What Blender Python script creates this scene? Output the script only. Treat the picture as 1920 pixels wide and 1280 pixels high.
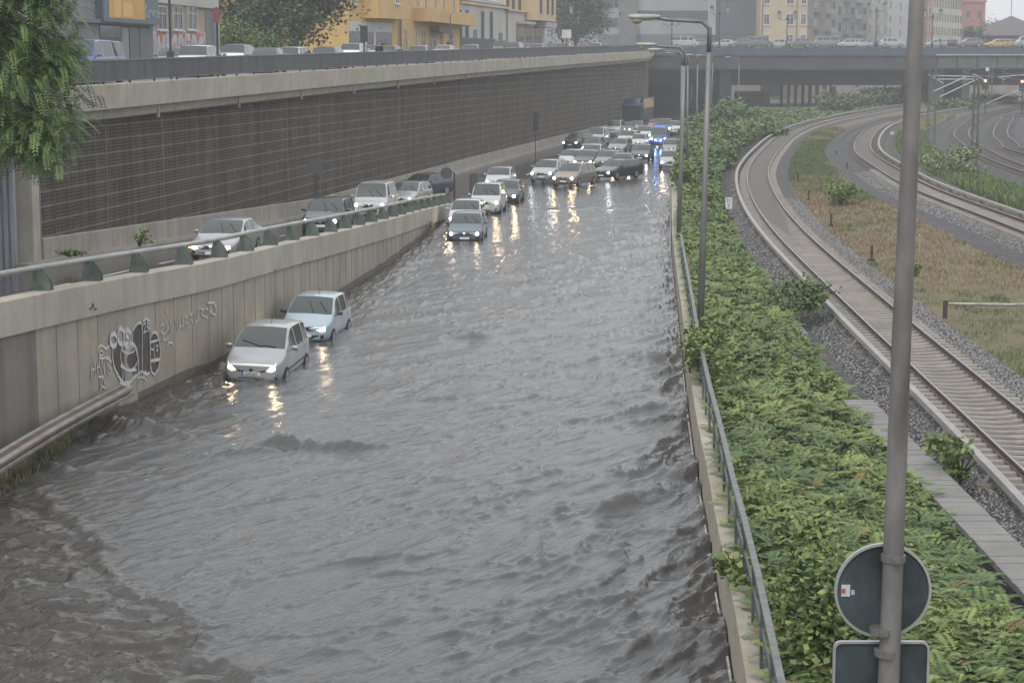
import bpy, bmesh, math, random
import numpy as np
from mathutils import Vector, Matrix
from mathutils.bvhtree import BVHTree
random.seed(7); RNG = np.random.default_rng(11)
for o in list(bpy.data.objects): bpy.data.objects.remove(o)
SC = bpy.context.scene
COL = SC.collection
# ------------------------------------------------------------ camera (eye is the origin, +Y looks down the road)
F = 3600.0; TH = math.atan(525/3600)
cd = bpy.data.cameras.new('camera'); cam = bpy.data.objects.new('camera', cd); COL.objects.link(cam)
cd.sensor_width = 36; cd.lens = F/1920*36; cd.clip_start = .3; cd.clip_end = 5000
cam.rotation_euler = (math.pi/2-TH, 0, 0); SC.camera = cam
# ------------------------------------------------------------ sky, sun, exposure
SUN_EL, SUN_ROT = math.radians(52), math.radians(200)
W = bpy.data.worlds.new('World'); SC.world = W; W.use_nodes = True
nt = W.node_tree; nt.nodes.clear()
sky = nt.nodes.new('ShaderNodeTexSky'); sky.sky_type = 'NISHITA'; sky.sun_disc = False
sky.sun_elevation = SUN_EL; sky.sun_rotation = SUN_ROT; sky.dust_density = 6; sky.air_density = 2
hs = nt.nodes.new('ShaderNodeHueSaturation'); hs.inputs['Saturation'].default_value = .06
nt.links.new(sky.outputs[0], hs.inputs['Color'])
mx = nt.nodes.new('ShaderNodeMixRGB'); mx.inputs[0].default_value = .75; mx.inputs[2].default_value = (6.6, 6.8, 7.1, 1)
nt.links.new(hs.outputs[0], mx.inputs[1])
bg = nt.nodes.new('ShaderNodeBackground'); bg.inputs[1].default_value = .1
wo = nt.nodes.new('ShaderNodeOutputWorld')
nt.links.new(mx.outputs[0], bg.inputs[0]); nt.links.new(bg.outputs[0], wo.inputs[0])
sl = bpy.data.lights.new('sun', 'SUN'); sl.energy = .7; sl.angle = math.radians(25); sl.color = (1, .97, .93)
so = bpy.data.objects.new('sun', sl); COL.objects.link(so)
so.rotation_euler = (math.pi/2-SUN_EL, 0, math.pi-SUN_ROT)
SC.view_settings.view_transform = 'Standard'; SC.view_settings.look = 'None'
SC.view_settings.exposure = .80; SC.view_settings.gamma = 1
SC.render.engine = 'CYCLES'
SC.cycles.max_bounces = 6; SC.cycles.volume_bounces = 1; SC.cycles.volume_step_rate = 4
SC.cycles.caustics_reflective = False; SC.cycles.caustics_refractive = False; SC.cycles.sample_clamp_indirect = 6
# ------------------------------------------------------------ survey helper: a point of the place from a sight line and a known height or distance
def at(px, py, z=None, Y=None):
    u = (px-960)/F; v = (640-py)/F
    d = (u, math.cos(TH)+v*math.sin(TH), -math.sin(TH)+v*math.cos(TH))
    t = z/d[2] if z is not None else Y/d[1]
    return Vector((d[0]*t, d[1]*t, d[2]*t))
ZW = -8.8
def lerp(tab, y):
    return float(np.interp(y, [a for a, b in tab], [b for a, b in tab]))
MWP = [(40,-21.8),(55,-19.5),(70.3,-17.3),(109,-11.7),(159,-3.5),(207,5.2),(250,13.6),(272,17.6),(290,19.9),(330,23.2),(390,28)]      # foot of the lattice wall
RWP = [(30,-13.6),(38,-11.9),(43.5,-10.95),(49.3,-9.94),(55,-8.66),(71.4,-6.6),(85,-5.3),(97,-4.5),(113,-3.4)]  # ramp retaining wall
WWP = [(6,1.75),(16,2.4),(26.5,3.13),(31.5,3.4),(35.3,3.65),(41,3.97),(48.9,4.5),(60.3,5.32),(71.4,6.1),(87.4,7.25),(136,11.2),(174,14.6),(230,20.7),(268,25.3),(330,33.5)]  # right wall
BTP = [(30,-4.85),(38,-5.05),(43.5,-5.24),(51.5,-5.55),(64.5,-6.0),(79,-6.6),(95,-7.3),(110,-8.05),(118,-8.5)]
mw = lambda y: lerp(MWP, y); rw = lambda y: lerp(RWP, y); ww = lambda y: lerp(WWP, y); bt = lambda y: lerp(BTP, y)
zramp = lambda y: max(-7.2-.035*(y-66), -8.775)
zst = lambda y: .0112*(y-70)-1.2          # upper street
ztr = lambda y: -8.49+.005*(y-54)         # railway, top of rail
# ------------------------------------------------------------ materials
MATS = {}
def mat(name, col, rough=.7, metal=0, var=.15, scale=1.0, col2=None, bump=0, bscale=None, emit=None, estr=0, coord='pos', spec=.5, stretch=(1,1,1), coat=0, detail=5):
    if name in MATS: return MATS[name]
    m = bpy.data.materials.new(name); m.use_nodes = True; n = m.node_tree; b = n.nodes['Principled BSDF']
    b.inputs['Roughness'].default_value = rough; b.inputs['Metallic'].default_value = metal
    b.inputs['Specular IOR Level'].default_value = spec
    if coat: b.inputs['Coat Weight'].default_value = coat; b.inputs['Coat Roughness'].default_value = .05
    b.inputs['Base Color'].default_value = (*col, 1)
    if coord == 'pos': src = n.nodes.new('ShaderNodeNewGeometry').outputs['Position']
    else: src = n.nodes.new('ShaderNodeTexCoord').outputs['Object']
    mp = n.nodes.new('ShaderNodeMapping'); mp.inputs['Scale'].default_value = stretch; n.links.new(src, mp.inputs[0])
    if var or col2:
        t = n.nodes.new('ShaderNodeTexNoise'); t.inputs['Scale'].default_value = scale; t.inputs['Detail'].default_value = detail; t.inputs['Roughness'].default_value = .62
        n.links.new(mp.outputs[0], t.inputs[0])
        r = n.nodes.new('ShaderNodeValToRGB'); r.color_ramp.elements[0].position = .34; r.color_ramp.elements[1].position = .66
        c2 = col2 or tuple(min(1, c*(1+var)) for c in col); c1 = col if col2 else tuple(c*(1-var) for c in col)
        r.color_ramp.elements[0].color = (*c1, 1); r.color_ramp.elements[1].color = (*c2, 1)
        n.links.new(t.outputs['Fac'], r.inputs[0]); n.links.new(r.outputs[0], b.inputs['Base Color'])
    if bump:
        t2 = n.nodes.new('ShaderNodeTexNoise'); t2.inputs['Scale'].default_value = bscale or scale*6; t2.inputs['Detail'].default_value = 4
        n.links.new(mp.outputs[0], t2.inputs[0]); bu = n.nodes.new('ShaderNodeBump'); bu.inputs['Strength'].default_value = 1; bu.inputs['Distance'].default_value = bump
        n.links.new(t2.outputs['Fac'], bu.inputs['Height']); n.links.new(bu.outputs[0], b.inputs['Normal'])
    if emit: b.inputs['Emission Color'].default_value = (*emit, 1); b.inputs['Emission Strength'].default_value = estr
    MATS[name] = m; return m
def concrete(name, col, streak=.35, joint=None):
    """cast concrete: blotches, run-down streaks, board marks"""
    if name in MATS: return MATS[name]
    m = mat(name, col, rough=.8, var=.14, scale=.7, bump=.004, bscale=14)
    n = m.node_tree; b = n.nodes['Principled BSDF']; g = n.nodes.new('ShaderNodeNewGeometry')
    prev = b.inputs['Base Color'].links[0].from_socket
    for sc, st, am in ((3.2, (1, 1, .05), streak), (.55, (1, 1, .6), .22), (16, (1, 1, .25), .12)):
        mp = n.nodes.new('ShaderNodeMapping'); mp.inputs['Scale'].default_value = st; n.links.new(g.outputs['Position'], mp.inputs[0])
        t = n.nodes.new('ShaderNodeTexNoise'); t.inputs['Scale'].default_value = sc; t.inputs['Detail'].default_value = 6; n.links.new(mp.outputs[0], t.inputs[0])
        r = n.nodes.new('ShaderNodeMapRange'); r.inputs[1].default_value = .42; r.inputs[2].default_value = .72; r.inputs[3].default_value = 0; r.inputs[4].default_value = am
        n.links.new(t.outputs['Fac'], r.inputs[0])
        x = n.nodes.new('ShaderNodeMixRGB'); x.inputs[2].default_value = (col[0]*.42, col[1]*.40, col[2]*.36, 1)
        n.links.new(r.outputs[0], x.inputs[0]); n.links.new(prev, x.inputs[1]); prev = x.outputs[0]
    n.links.new(prev, b.inputs['Base Color'])
    return m
# ------------------------------------------------------------ mesh builder
class MB:
    def __init__(s): s.v = []; s.f = []; s.m = []; s.mi = 0
    def face(s, pts):
        i = len(s.v); s.v += [tuple(p) for p in pts]; s.f.append(tuple(range(i, i+len(pts)))); s.m.append(s.mi)
    def box(s, c, d, rz=0, ax=None):
        hx, hy, hz = d[0]/2, d[1]/2, d[2]/2; i = len(s.v)
        ca, sa = math.cos(rz), math.sin(rz)
        for x in (-hx, hx):
            for y in (-hy, hy):
                for z in (-hz, hz):
                    if ax: p = Vector(c)+ax[0]*x+ax[1]*y+ax[2]*z
                    else: p = (c[0]+x*ca-y*sa, c[1]+x*sa+y*ca, c[2]+z)
                    s.v.append(tuple(p))
        for q in ((0,1,3,2),(4,6,7,5),(0,4,5,1),(2,3,7,6),(0,2,6,4),(1,5,7,3)): s.f.append(tuple(i+k for k in q)); s.m.append(s.mi)
        return s
    def bar(s, a, b, w, h=None, up=Vector((0,0,1))):
        a = Vector(a); b = Vector(b); d = b-a; L = d.length
        if L < 1e-6: return s
        d.normalize(); x = d.cross(up)
        if x.length < 1e-4: x = d.cross(Vector((1,0,0)))
        x.normalize(); z = x.cross(d)
        return s.box((a+b)/2, (w, L, h or w), ax=(x, d, z))
    def tube(s, pts, r, n=8, cap=True):
        pts = [Vector(p) for p in pts]; rs = r if isinstance(r, (list, tuple)) else [r]*len(pts); i0 = len(s.v); ref = None
        for k, p in enumerate(pts):
            d = (pts[min(k+1, len(pts)-1)]-pts[max(k-1, 0)]).normalized()
            if ref is None: ref = d.cross(Vector((0,0,1)) if abs(d.z) < .9 else Vector((1,0,0))).normalized()
            ref = (ref-d*ref.dot(d)).normalized(); w = d.cross(ref)
            for j in range(n):
                a = 2*math.pi*j/n; s.v.append(tuple(p+(ref*math.cos(a)+w*math.sin(a))*rs[k]))
        for k in range(len(pts)-1):
            for j in range(n):
                s.f.append((i0+k*n+j, i0+k*n+(j+1)%n, i0+(k+1)*n+(j+1)%n, i0+(k+1)*n+j)); s.m.append(s.mi)
        if cap:
            s.f.append(tuple(i0+j for j in range(n))[::-1]); s.m.append(s.mi)
            s.f.append(tuple(i0+(len(pts)-1)*n+j for j in range(n))); s.m.append(s.mi)
        return s
    def lathe(s, c, prof, n=16):
        i0 = len(s.v)
        for r, z in prof:
            for j in range(n):
                a = 2*math.pi*j/n; s.v.append((c[0]+r*math.cos(a), c[1]+r*math.sin(a), c[2]+z))
        for k in range(len(prof)-1):
            for j in range(n): s.f.append((i0+k*n+j, i0+k*n+(j+1)%n, i0+(k+1)*n+(j+1)%n, i0+(k+1)*n+j)); s.m.append(s.mi)
        return s
    def sweep(s, path, prof, closed=True):
        """profile (side, height) carried along path; side is to the left of travel, horizontal"""
        path = [Vector(p) for p in path]; n = len(prof); i0 = len(s.v)
        for k, p in enumerate(path):
            d = path[min(k+1, len(path)-1)]-path[max(k-1, 0)]; d.z = 0; d.normalize(); l = Vector((-d.y, d.x, 0))
            for a, h in prof: q = p+l*a; s.v.append((q.x, q.y, p.z+h))
        for k in range(len(path)-1):
            for j in range(n if closed else n-1):
                s.f.append((i0+k*n+j, i0+(k+1)*n+j, i0+(k+1)*n+(j+1)%n, i0+k*n+(j+1)%n)); s.m.append(s.mi)
        if closed:
            s.f.append(tuple(i0+j for j in range(n))); s.m.append(s.mi)
            s.f.append(tuple(i0+(len(path)-1)*n+j for j in range(n))[::-1]); s.m.append(s.mi)
        return s
    def prism(s, poly, z0, z1):
        n = len(poly); i = len(s.v)
        for z in (z0, z1):
            for p in poly: s.v.append((p[0], p[1], z))
        s.f.append(tuple(i+k for k in range(n))[::-1]); s.m.append(s.mi); s.f.append(tuple(i+n+k for k in range(n))); s.m.append(s.mi)
        for k in range(n): s.f.append((i+k, i+(k+1)%n, i+n+(k+1)%n, i+n+k)); s.m.append(s.mi)
        return s
    def grid(s, rows):
        i0 = len(s.v); n = len(rows[0])
        for r in rows: s.v += [tuple(p) for p in r]
        for k in range(len(rows)-1):
            for j in range(n-1): s.f.append((i0+k*n+j, i0+k*n+j+1, i0+(k+1)*n+j+1, i0+(k+1)*n+j)); s.m.append(s.mi)
        return s
    def build(s, name, mats, parent=None, smooth=False, world=True, loc=None):
        me = bpy.data.meshes.new(name); me.from_pydata(s.v, [], s.f)
        if not isinstance(mats, (list, tuple)): mats = [mats]
        for m in mats: me.materials.append(m)
        if len(mats) > 1: me.polygons.foreach_set('material_index', s.m)
        if smooth: me.polygons.foreach_set('use_smooth', [True]*len(s.f))
        me.update()
        return link(name, me, parent, world, loc)
def link(name, me, parent=None, world=True, loc=None):
    o = bpy.data.objects.new(name, me); COL.objects.link(o)
    if parent:
        o.parent = parent
        if world:
            off = Vector((0,0,0)); q = parent
            while q: off += q.location; q = q.parent
            o.location = -off
    if loc is not None: o.location = loc
    return o
def tag(o, label=None, cat=None, group=None, kind=None):
    if label: o['label'] = label
    if cat: o['category'] = cat
    if group: o['group'] = group
    if kind: o['kind'] = kind
    return o
def empty(name, loc, label, cat, group=None, rz=0):
    o = bpy.data.objects.new(name, None); COL.objects.link(o); o.location = loc; o.rotation_euler = (0,0,rz); o.empty_display_size = .3
    return tag(o, label, cat, group)
def copy_tree(o, parent=None):
    c = o.copy(); COL.objects.link(c)
    if parent: c.parent = parent
    for ch in list(o.children): copy_tree(ch, c)
    return c
def npmesh(name, V, Fq, mats, mi=None, parent=None, smooth=False):
    """V (n,3), Fq (m,4) as numpy"""
    me = bpy.data.meshes.new(name); n = len(V); m, k = Fq.shape
    me.vertices.add(n); me.vertices.foreach_set('co', np.ascontiguousarray(V, dtype=np.float32).ravel())
    me.loops.add(m*k); me.loops.foreach_set('vertex_index', np.ascontiguousarray(Fq, dtype=np.int32).ravel())
    me.polygons.add(m); me.polygons.foreach_set('loop_start', np.arange(0, m*k, k, dtype=np.int32))
    if not isinstance(mats, (list, tuple)): mats = [mats]
    for x in mats: me.materials.append(x)
    if mi is not None: me.polygons.foreach_set('material_index', np.ascontiguousarray(mi, dtype=np.int32))
    me.polygons.foreach_set('use_smooth', np.full(m, smooth))
    me.update(calc_edges=True); me.validate()
    return link(name, me, parent)
def vnoise(x, y, seed=0):
    xi = np.floor(x).astype(np.int64); yi = np.floor(y).astype(np.int64); fx = x-xi; fy = y-yi
    fx = fx*fx*fx*(fx*(fx*6-15)+10); fy = fy*fy*fy*(fy*(fy*6-15)+10)
    def h(a, b):
        k = (a*374761393+b*668265263+seed*1442695041) & 0xffffffff
        k = ((k ^ (k >> 13))*1274126177) & 0xffffffff
        return ((k ^ (k >> 16)) & 0xffff)/65535.0
    return (h(xi,yi)*(1-fx)+h(xi+1,yi)*fx)*(1-fy)+(h(xi,yi+1)*(1-fx)+h(xi+1,yi+1)*fx)*fy
def fbm(x, y, o=4, seed=0, gain=.5):
    s = 0; a = 1; t = 0
    for i in range(o): s = s+a*vnoise(x*2**i, y*2**i, seed+i*17); t += a; a *= gain
    return s/t
# leaves and pinnate fronds as numpy batches
def frames(d):
    up = np.array([0,0,1.]); s = np.cross(d, up); n = np.linalg.norm(s, axis=1, keepdims=True); s = np.where(n > 1e-3, s/np.maximum(n, 1e-3), [1,0,0]); return s, np.cross(s, d)
def leaf_cards(P, size, rng, flat=.5, aspect=.55):
    """P (n,3) centres -> rhombic leaf quads"""
    n = len(P); d = rng.normal(size=(n,3)); d[:,2] = d[:,2]*flat-.25; d /= np.linalg.norm(d, axis=1, keepdims=True)
    s, u = frames(d); a = rng.uniform(-1.2, 1.2, (n,1)); s = s*np.cos(a)+u*np.sin(a)
    L = (size*rng.uniform(.6, 1.35, (n,1))); w = L*aspect/2
    V = np.stack([P-d*L/2, P+s*w-d*L*.05, P+d*L/2, P-s*w-d*L*.05], 1).reshape(-1,3)
    return V, np.arange(4*n).reshape(-1,4)
def fronds(B, D, L, rng, pairs=8, lw=.16, ll=.28, droop=.35):
    """B base (n,3), D unit direction (n,3), L length (n,) -> leaflets in pairs on a drooping stalk"""
    n = len(B); s, u = frames(D); out = []; L = L[:,None]
    for k in range(pairs):
        t = (k+1.2)/(pairs+.4); p = B+D*L*t; p[:,2] -= (droop*L[:,0]*t*t)
        dd = D.copy(); dd[:,2] -= droop*2*t; dd /= np.linalg.norm(dd, axis=1, keepdims=True)
        for sg in (-1, 1):
            l = s*sg*.9+dd*.38-np.array([0,0,.18]); l /= np.linalg.norm(l, axis=1, keepdims=True)
            le = L*ll*(1-.35*abs(t-.45))*rng.uniform(.85, 1.15, (n,1)); wv = dd*L*lw/2*.62
            out.append(np.stack([p, p+l*le*.42+wv, p+l*le, p+l*le*.42-wv], 1))
    V = np.stack(out, 1).reshape(-1,3); return V, np.arange(len(V)).reshape(-1,4)
HAZE = .00065
# ============================================================ SETTING
conc = concrete('retaining_concrete', (.40,.365,.30), .28)
conc_lt = concrete('fascia_concrete', (.46,.43,.36), .25)
conc_dk = concrete('plinth_concrete', (.40,.365,.315), .45)
asph = mat('wet_asphalt', (.038,.038,.041), rough=.16, var=.25, scale=.6, bump=.0015, bscale=40, coat=.3)
asph_dry = mat('street_asphalt', (.06,.06,.063), rough=.4, var=.2, scale=.5)
steel = mat('galvanised_steel', (.30,.31,.33), rough=.42, metal=.7, var=.2, scale=2)
green_steel = mat('green_painted_steel', (.095,.12,.10), rough=.5, var=.3, scale=3)
dark_steel = mat('dark_steel', (.03,.033,.036), rough=.5, var=.2, scale=3)
ground_m = mat('earth', (.09,.08,.06), rough=.95, var=.2, scale=.2)
tag(MB().grid([[(x, y, -9.95) for x in (-900,-100,0,100,1500)] for y in (-60,60,300,1200,3500)]).build('ground', ground_m), kind='structure')
YS = list(np.arange(6, 386, 4.0))
# road bed of the flooded carriageway: rises out of the water at about Y 140
def zroad(y): return float(np.interp(y, [0,100,132,150,400], [-9.45,-9.4,-8.88,-8.775,-8.775]))
rows = []
for y in list(np.arange(6, 420, 3.0)):
    xl = mw(y)-.2 if y > 121 else rw(y)-.1
    xr = ww(y)+.2
    rows.append([(xl+(xr-xl)*k/6, y, zroad(y)) for k in range(7)])
tag(MB().grid(rows).build('road', asph), kind='structure')
rows = []
for y in list(np.arange(30, 124, 2.0)):
    a, b = mw(y)-.2, min(rw(y)+.0, 9) if y < 113 else rw(113)+(y-113)*.13
    rows.append([(a+(b-a)*k/4, y, zramp(y)) for k in range(5)])
tag(MB().grid(rows).build('ramp_road', asph), kind='structure')
# lane dashes on the ramp and the kerb along the plinth
white_paint = mat('road_paint', (.5,.5,.48), rough=.4, var=.3, scale=3)
b = MB()
for y in np.arange(34, 116, 6.0):
    f = .42
    def lp(yy, s=0): return (mw(yy)+(rw(min(yy,112))-mw(yy))*f+s, yy, zramp(yy)+.006)
    b.face([lp(y,-.08), lp(y,.08), lp(y+3,.08), lp(y+3,-.08)])
for y in np.arange(150, 300, 8.0):
    for f in (.35, .67):
        def lq(yy, s=0): return (mw(yy)+(ww(yy)-mw(yy))*f+s, yy, zroad(yy)+.006)
        b.face([lq(y,-.08), lq(y,.08), lq(y+4,.08), lq(y+4,-.08)])
tag(b.build('road_marking', white_paint), kind='structure')
pth = [(mw(y), y, zramp(y)) for y in np.arange(68, 300, 4.0)]
tag(MB().sweep(pth, [(0,-.1),(0,.14),(-.45,.14),(-.47,-.1)]).build('kerb', concrete('kerb_concrete', (.42,.4,.37), .3)), kind='structure')
# upper street
rows = [[(mw(y)-90, y, zst(y)), (mw(y)-40, y, zst(y)), (mw(y)+.55, y, zst(y))] for y in list(np.arange(30, 326, 8.0))+[331]]
tag(MB().grid(rows).build('street', asph_dry), kind='structure')
rows = [[(mw(y)-90, y, zst(y)+.13), (mw(y)-14.5, y, zst(y)+.13), (mw(y)-14.4, y, zst(y)+.01)] for y in np.arange(30, 326, 8.0)]
tag(MB().grid(rows).build('pavement', mat('paving', (.2,.19,.18), rough=.5, var=.2, scale=1)), kind='structure')
# city level beyond the bridge, with its own retaining wall
tag(MB().box((200, 1946, -3.9), (1900, 3100, 12.2)).build('city_ground', asph_dry), kind='structure')
t = empty('retaining_wall', (150, 395, -9), 'long grey brown retaining wall seen under the far bridge', 'wall')
w1 = concrete('far_wall_concrete', (.30,.27,.245), .4)
MB().box((140, 395.4, -3.7), (330, .8, 12.5)).build('wall', w1, t)
for x in np.arange(0, 300, 12.0): pass
MB().box((53, 394.9, -5.6), (4.5, .3, 3)).build('niche', dark_steel, t)

# ------------------------------------------------------------ lattice wall under the upper street
lw = empty('lattice_wall', (mw(70.3), 70.3, zramp(70.3)), 'long dark lattice retaining wall with concrete plinth and cornice under the upper street', 'wall')
ptop = lambda y: .0112*(y-70)
WY = list(np.arange(70.3, 384, 3.0))
path = [(mw(y), y, 0) for y in WY]
back = MB()
for i in range(len(WY)-1):
    y0, y1 = WY[i], WY[i+1]
    back.face([(mw(y0)-.32, y0, zramp(y0)-.2), (mw(y1)-.32, y1, zramp(y1)-.2), (mw(y1)-.32, y1, ptop(y1)-2.3), (mw(y0)-.32, y0, ptop(y0)-2.3)])
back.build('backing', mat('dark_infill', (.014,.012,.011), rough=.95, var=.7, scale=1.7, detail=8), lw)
led = MB(); thin = MB()
def yspan(z):
    return [y for y in np.arange(70.3, 384, 3.0) if zramp(y)+.9 < z < ptop(y)-2.45]
for k, z in enumerate(np.arange(-8.6, 1.2, .1375)):
    ys = yspan(z)
    if len(ys) < 2: continue
    pp = [(mw(y), y, z) for y in ys]
    if k % 4 == 0: led.sweep(pp, [(-.02,-.045),(-.02,.045),(.3,.06),(.3,-.05)])
    else: thin.sweep(pp, [(.0,-.014),(.0,.014),(.04,.014),(.04,-.014)])
lat = concrete('lattice_concrete', (.21,.185,.16), .6)
led.build('ledge', lat, lw); thin.build('crossbar', lat, lw)
vb = MB(); y = 70.3; k = 0
while y < 330:
    x = mw(y); wd = .11 if k % 24 == 0 else (.05 if k % 5 == 0 else .028)
    z0, z1 = zramp(y)+.9, ptop(y)-2.42
    vb.box((x-.01, y, (z0+z1)/2), (.09, wd, z1-z0), rz=-.14)
    y += .29 if y < 200 else .45; k += 1
vb.build('upright', lat, lw)
MB().sweep([(mw(y), y, zramp(y)) for y in WY], [(.3,-.3),(.3,.93),(-.06,.93),(-.1,.88),(-.12,-.3)]).build('plinth', conc_dk, lw)
cy = [y for y in np.arange(52, 334, 4.0)]
MB().sweep([(mw(y), y, ptop(y)) for y in cy], [(.6,-2.48),(0,-2.44),(-.55,-2.3),(-.62,-1.92),(.6,-1.92)]).build('soffit_beam', conc, lw)
MB().sweep([(mw(y), y, ptop(y)) for y in cy], [(.6,-1.94),(-.95,-1.9),(-1.0,-.97),(-.7,-.93),(.6,-1.25)]).build('cornice', conc_lt, lw)
jb = MB()
for y in np.arange(58, 330, 12.0):
    jb.box((mw(y)+.59, y, ptop(y)-2.2), (.1, .22, .56), rz=-.14)
jb.build('bracket', conc_dk, lw)
# end pier at the near end, the ribbed steel sheets left of it
MB().box((mw(69.7)-.3, 69.7, -4.5), (.8, 1.1, 6.4)).build('end_pier', conc_lt, lw)
sh = empty('sheet_piling', (-18.6, 68.2, -7.3), 'ribbed blue grey steel sheet wall left of the lattice wall', 'wall')
s = MB(); zb = zramp(68)
for k in range(30):
    x = -17.75-k*.24
    s.prism([(x,68.4),(x-.15,68.4),(x-.18,68.52),(x-.24,68.52),(x-.24,68.7),(x,68.7)], zb-.3, -2.4)
s.build('sheet', mat('sheet_steel', (.36,.38,.41), rough=.5, metal=.1, var=.4, scale=1.3, stretch=(1,1,.15)), sh)
# parapet of the upper street
pr = empty('street_railing', (mw(60)+.8, 60, ptop(60)-1), 'long grey slatted metal railing on top of the pale cornice', 'railing')
bars = MB(); y = 54.0
pmt = mat('railing_paint', (.115,.115,.125), rough=.5, metal=.3, var=.25, scale=1.2, stretch=(1,1,.1))
while y < 332:
    st = .13 if y < 150 else .26
    bars.box((mw(y)+.8, y, ptop(y)-.44), (.03, st*.66, .8), rz=-.14)
    y += st
bars.build('slat', pmt, pr)
MB().sweep([(mw(y)+.8, y, ptop(y)) for y in cy], [(.05,-.05),(-.05,-.05),(-.05,.01),(.05,.01)]).build('top_rail', mat('rail_cap', (.2,.2,.21), rough=.5, metal=.3, var=.2), pr)
MB().sweep([(mw(y)+.8, y, ptop(y)-.82) for y in cy], [(.03,-.03),(-.03,-.03),(-.03,.03),(.03,.03)]).build('bottom_rail', pmt, pr)
for y in np.arange(54, 332, 3.0): MB().box((mw(y)+.8, y, ptop(y)-.9), (.08,.12,.16)).build('foot', dark_steel, pr)

# ------------------------------------------------------------ retaining wall of the ramp, its coping beam, rail and graffiti
rt = empty('ramp_wall', (rw(45), 45, -8.8), 'curved grey concrete retaining wall of the ramp, panel joints and graffiti above the flood', 'wall')
RY = [30,34,38,41,44,46,48,50,52,54,56,58,60,63,66,70,74,78,82,86,90,94,98,102,106,110,113,116]
rows = [[(rw(y), y, -9.9), (rw(y), y, -9.0), (rw(y), y, -8), (rw(y), y, bt(y)-.3)] for y in RY]
MB().grid(rows).build('wall_face', conc, rt)
MB().sweep([(rw(y), y, bt(y)) for y in RY], [(.45,-.9),(-.09,-.82),(-.1,-.04),(-.06,0),(.3,0),(.32,-.25)]).build('coping', conc_lt, rt)
jm = mat('panel_joint', (.22,.205,.175), rough=.9, var=.2); jb = MB()  # thin darker strips along the panel joints
y = 38.5
while y < 110:
    x = rw(y); jb.box((x+.004, y, (bt(y)-.82-9.2)/2), (.012, .018, bt(y)-.82+9.2), rz=-.14); y += 1.25
jb.build('joint', jm, rt)
ch = MB(); q = on_ = None
for yy_, zz_, sy, sz in ((46.6,-.62,.16,.05),(46.75,-.56,.10,.10),(46.9,-.66,.14,.06),(62,-.78,.05,.05),(66,-.8,.04,.06)): ch.box((rw(yy_)+.10, yy_, bt(yy_)+zz_), (.02, sy, sz), rz=-.14)
ch.build('broken_edge', mat('broken_concrete', (.10,.085,.07), rough=.95, var=.5, scale=8), rt)
rows = [[(rw(y)+.008, y, -9.3), (rw(y)+.008, y, -8.62+.12*float(vnoise(np.array(y*.9), np.array(.3), 9)))] for y in np.arange(44, 113, .75)]
MB().grid(rows).build('tide_stain', concrete('wet_concrete', (.16,.145,.12), .5), rt)
# darker older panels at the near end
rows = [[(rw(y)+.012, y, -9.2), (rw(y)+.012, y, bt(y)-.84)] for y in (30,34,38,41,43.6)]
MB().grid(rows).build('old_panel', concrete('old_concrete', (.22,.205,.18), .5), rt)
hr = empty('ramp_railing', (rw(45)-.1, 45, bt(45)), 'steel tube handrail on curved green brackets along the ramp wall', 'railing')
MB().tube([(rw(y)-.27, y, bt(y)+.52) for y in RY[:-2]], .075, 10).build('handrail', mat('tube_steel', (.36,.355,.34), rough=.45, metal=.45, var=.2, scale=1), hr, smooth=True)
brm = None; y = 35.4; nbr = 0
while y < 111:
    br = MB()
    for dy in (-.13, .13):
        prof = []
        for k in range(7):
            a = k/6; prof.append((rw(y)+.09-.27*a**2.2, bt(y)+.5*a))
        pts = [(px, y+dy, pz) for px, pz in prof]+[(rw(y)-.40+.10*(1-k/3), y+dy, bt(y)+.5*(1-k/3)) for k in range(4)][::1]
        n = len(pts); br.face(pts); br.face([(p[0], p[1]+.025, p[2]) for p in pts][::-1])
        for k in range(n): p, q = pts[k], pts[(k+1)%n]; br.face([p, q, (q[0], q[1]+.025, q[2]), (p[0], p[1]+.025, p[2])])
    br.build('bracket', green_steel, hr); y += 3.0
# graffiti, painted on the face of the ramp wall
def on_rw(px, py, out=.02):
    """where a sight line meets the wall face"""
    lo, hi = 30.0, 116.0
    for _ in range(40):
        m = (lo+hi)/2; q = at(px, py, Y=m)
        if q.x < rw(m): lo, hi = lo, hi; lo_, hi_ = lo, hi
        if q.x < rw(m): hi = m
        else: lo = m
    q = at(px, py, Y=m); return Vector((rw(m)+out, m, q.z))
def gpt(x, y, out=.02): return on_rw(150+x/6.4, 560+y/6.4, out)
def stroke(b, pts, w, out=.02):
    P = []
    for i in range(len(pts)-1):
        for k in range(3):
            t = k/3; P.append((pts[i][0]+(pts[i+1][0]-pts[i][0])*t, pts[i][1]+(pts[i+1][1]-pts[i][1])*t))
    P.append(pts[-1]); Q = [gpt(*p, out) for p in P]
    L, R = [], []
    for i, q in enumerate(Q):
        d = (Q[min(i+1,len(Q)-1)]-Q[max(i-1,0)])
        if d.length < 1e-6: d = Vector((0,0,1))
        d.normalize(); n = Vector((0, -d.z, d.y)).normalized()*w*.72
        L.append(q+n); R.append(q-n)
    b.grid([L, R])
wp = mat('white_spray', (.60,.60,.60), rough=.6, var=.15, scale=6); bp = mat('black_spray', (.07,.065,.06), rough=.6, var=.3, scale=3)
g = MB()
def blob(pts, out): 
    Q = [gpt(*p, out) for p in pts]; c = sum(Q, Vector())/len(Q); c.x = rw(c.y)+out
    for i in range(len(Q)): g.face([c, Q[i], Q[(i+1)%len(Q)]])
g.mi = 1
B1 = [(385,600),(378,700),(400,820),(450,930),(510,1010),(590,1000),(640,940),(690,900),(690,700),(680,600),(640,540),(560,520),(480,560),(440,540)]
B2 = [(620,390),(650,330),(690,290),(725,290),(735,400),(735,600),(738,860),(690,900),(680,700),(650,560),(615,520)]
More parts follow.
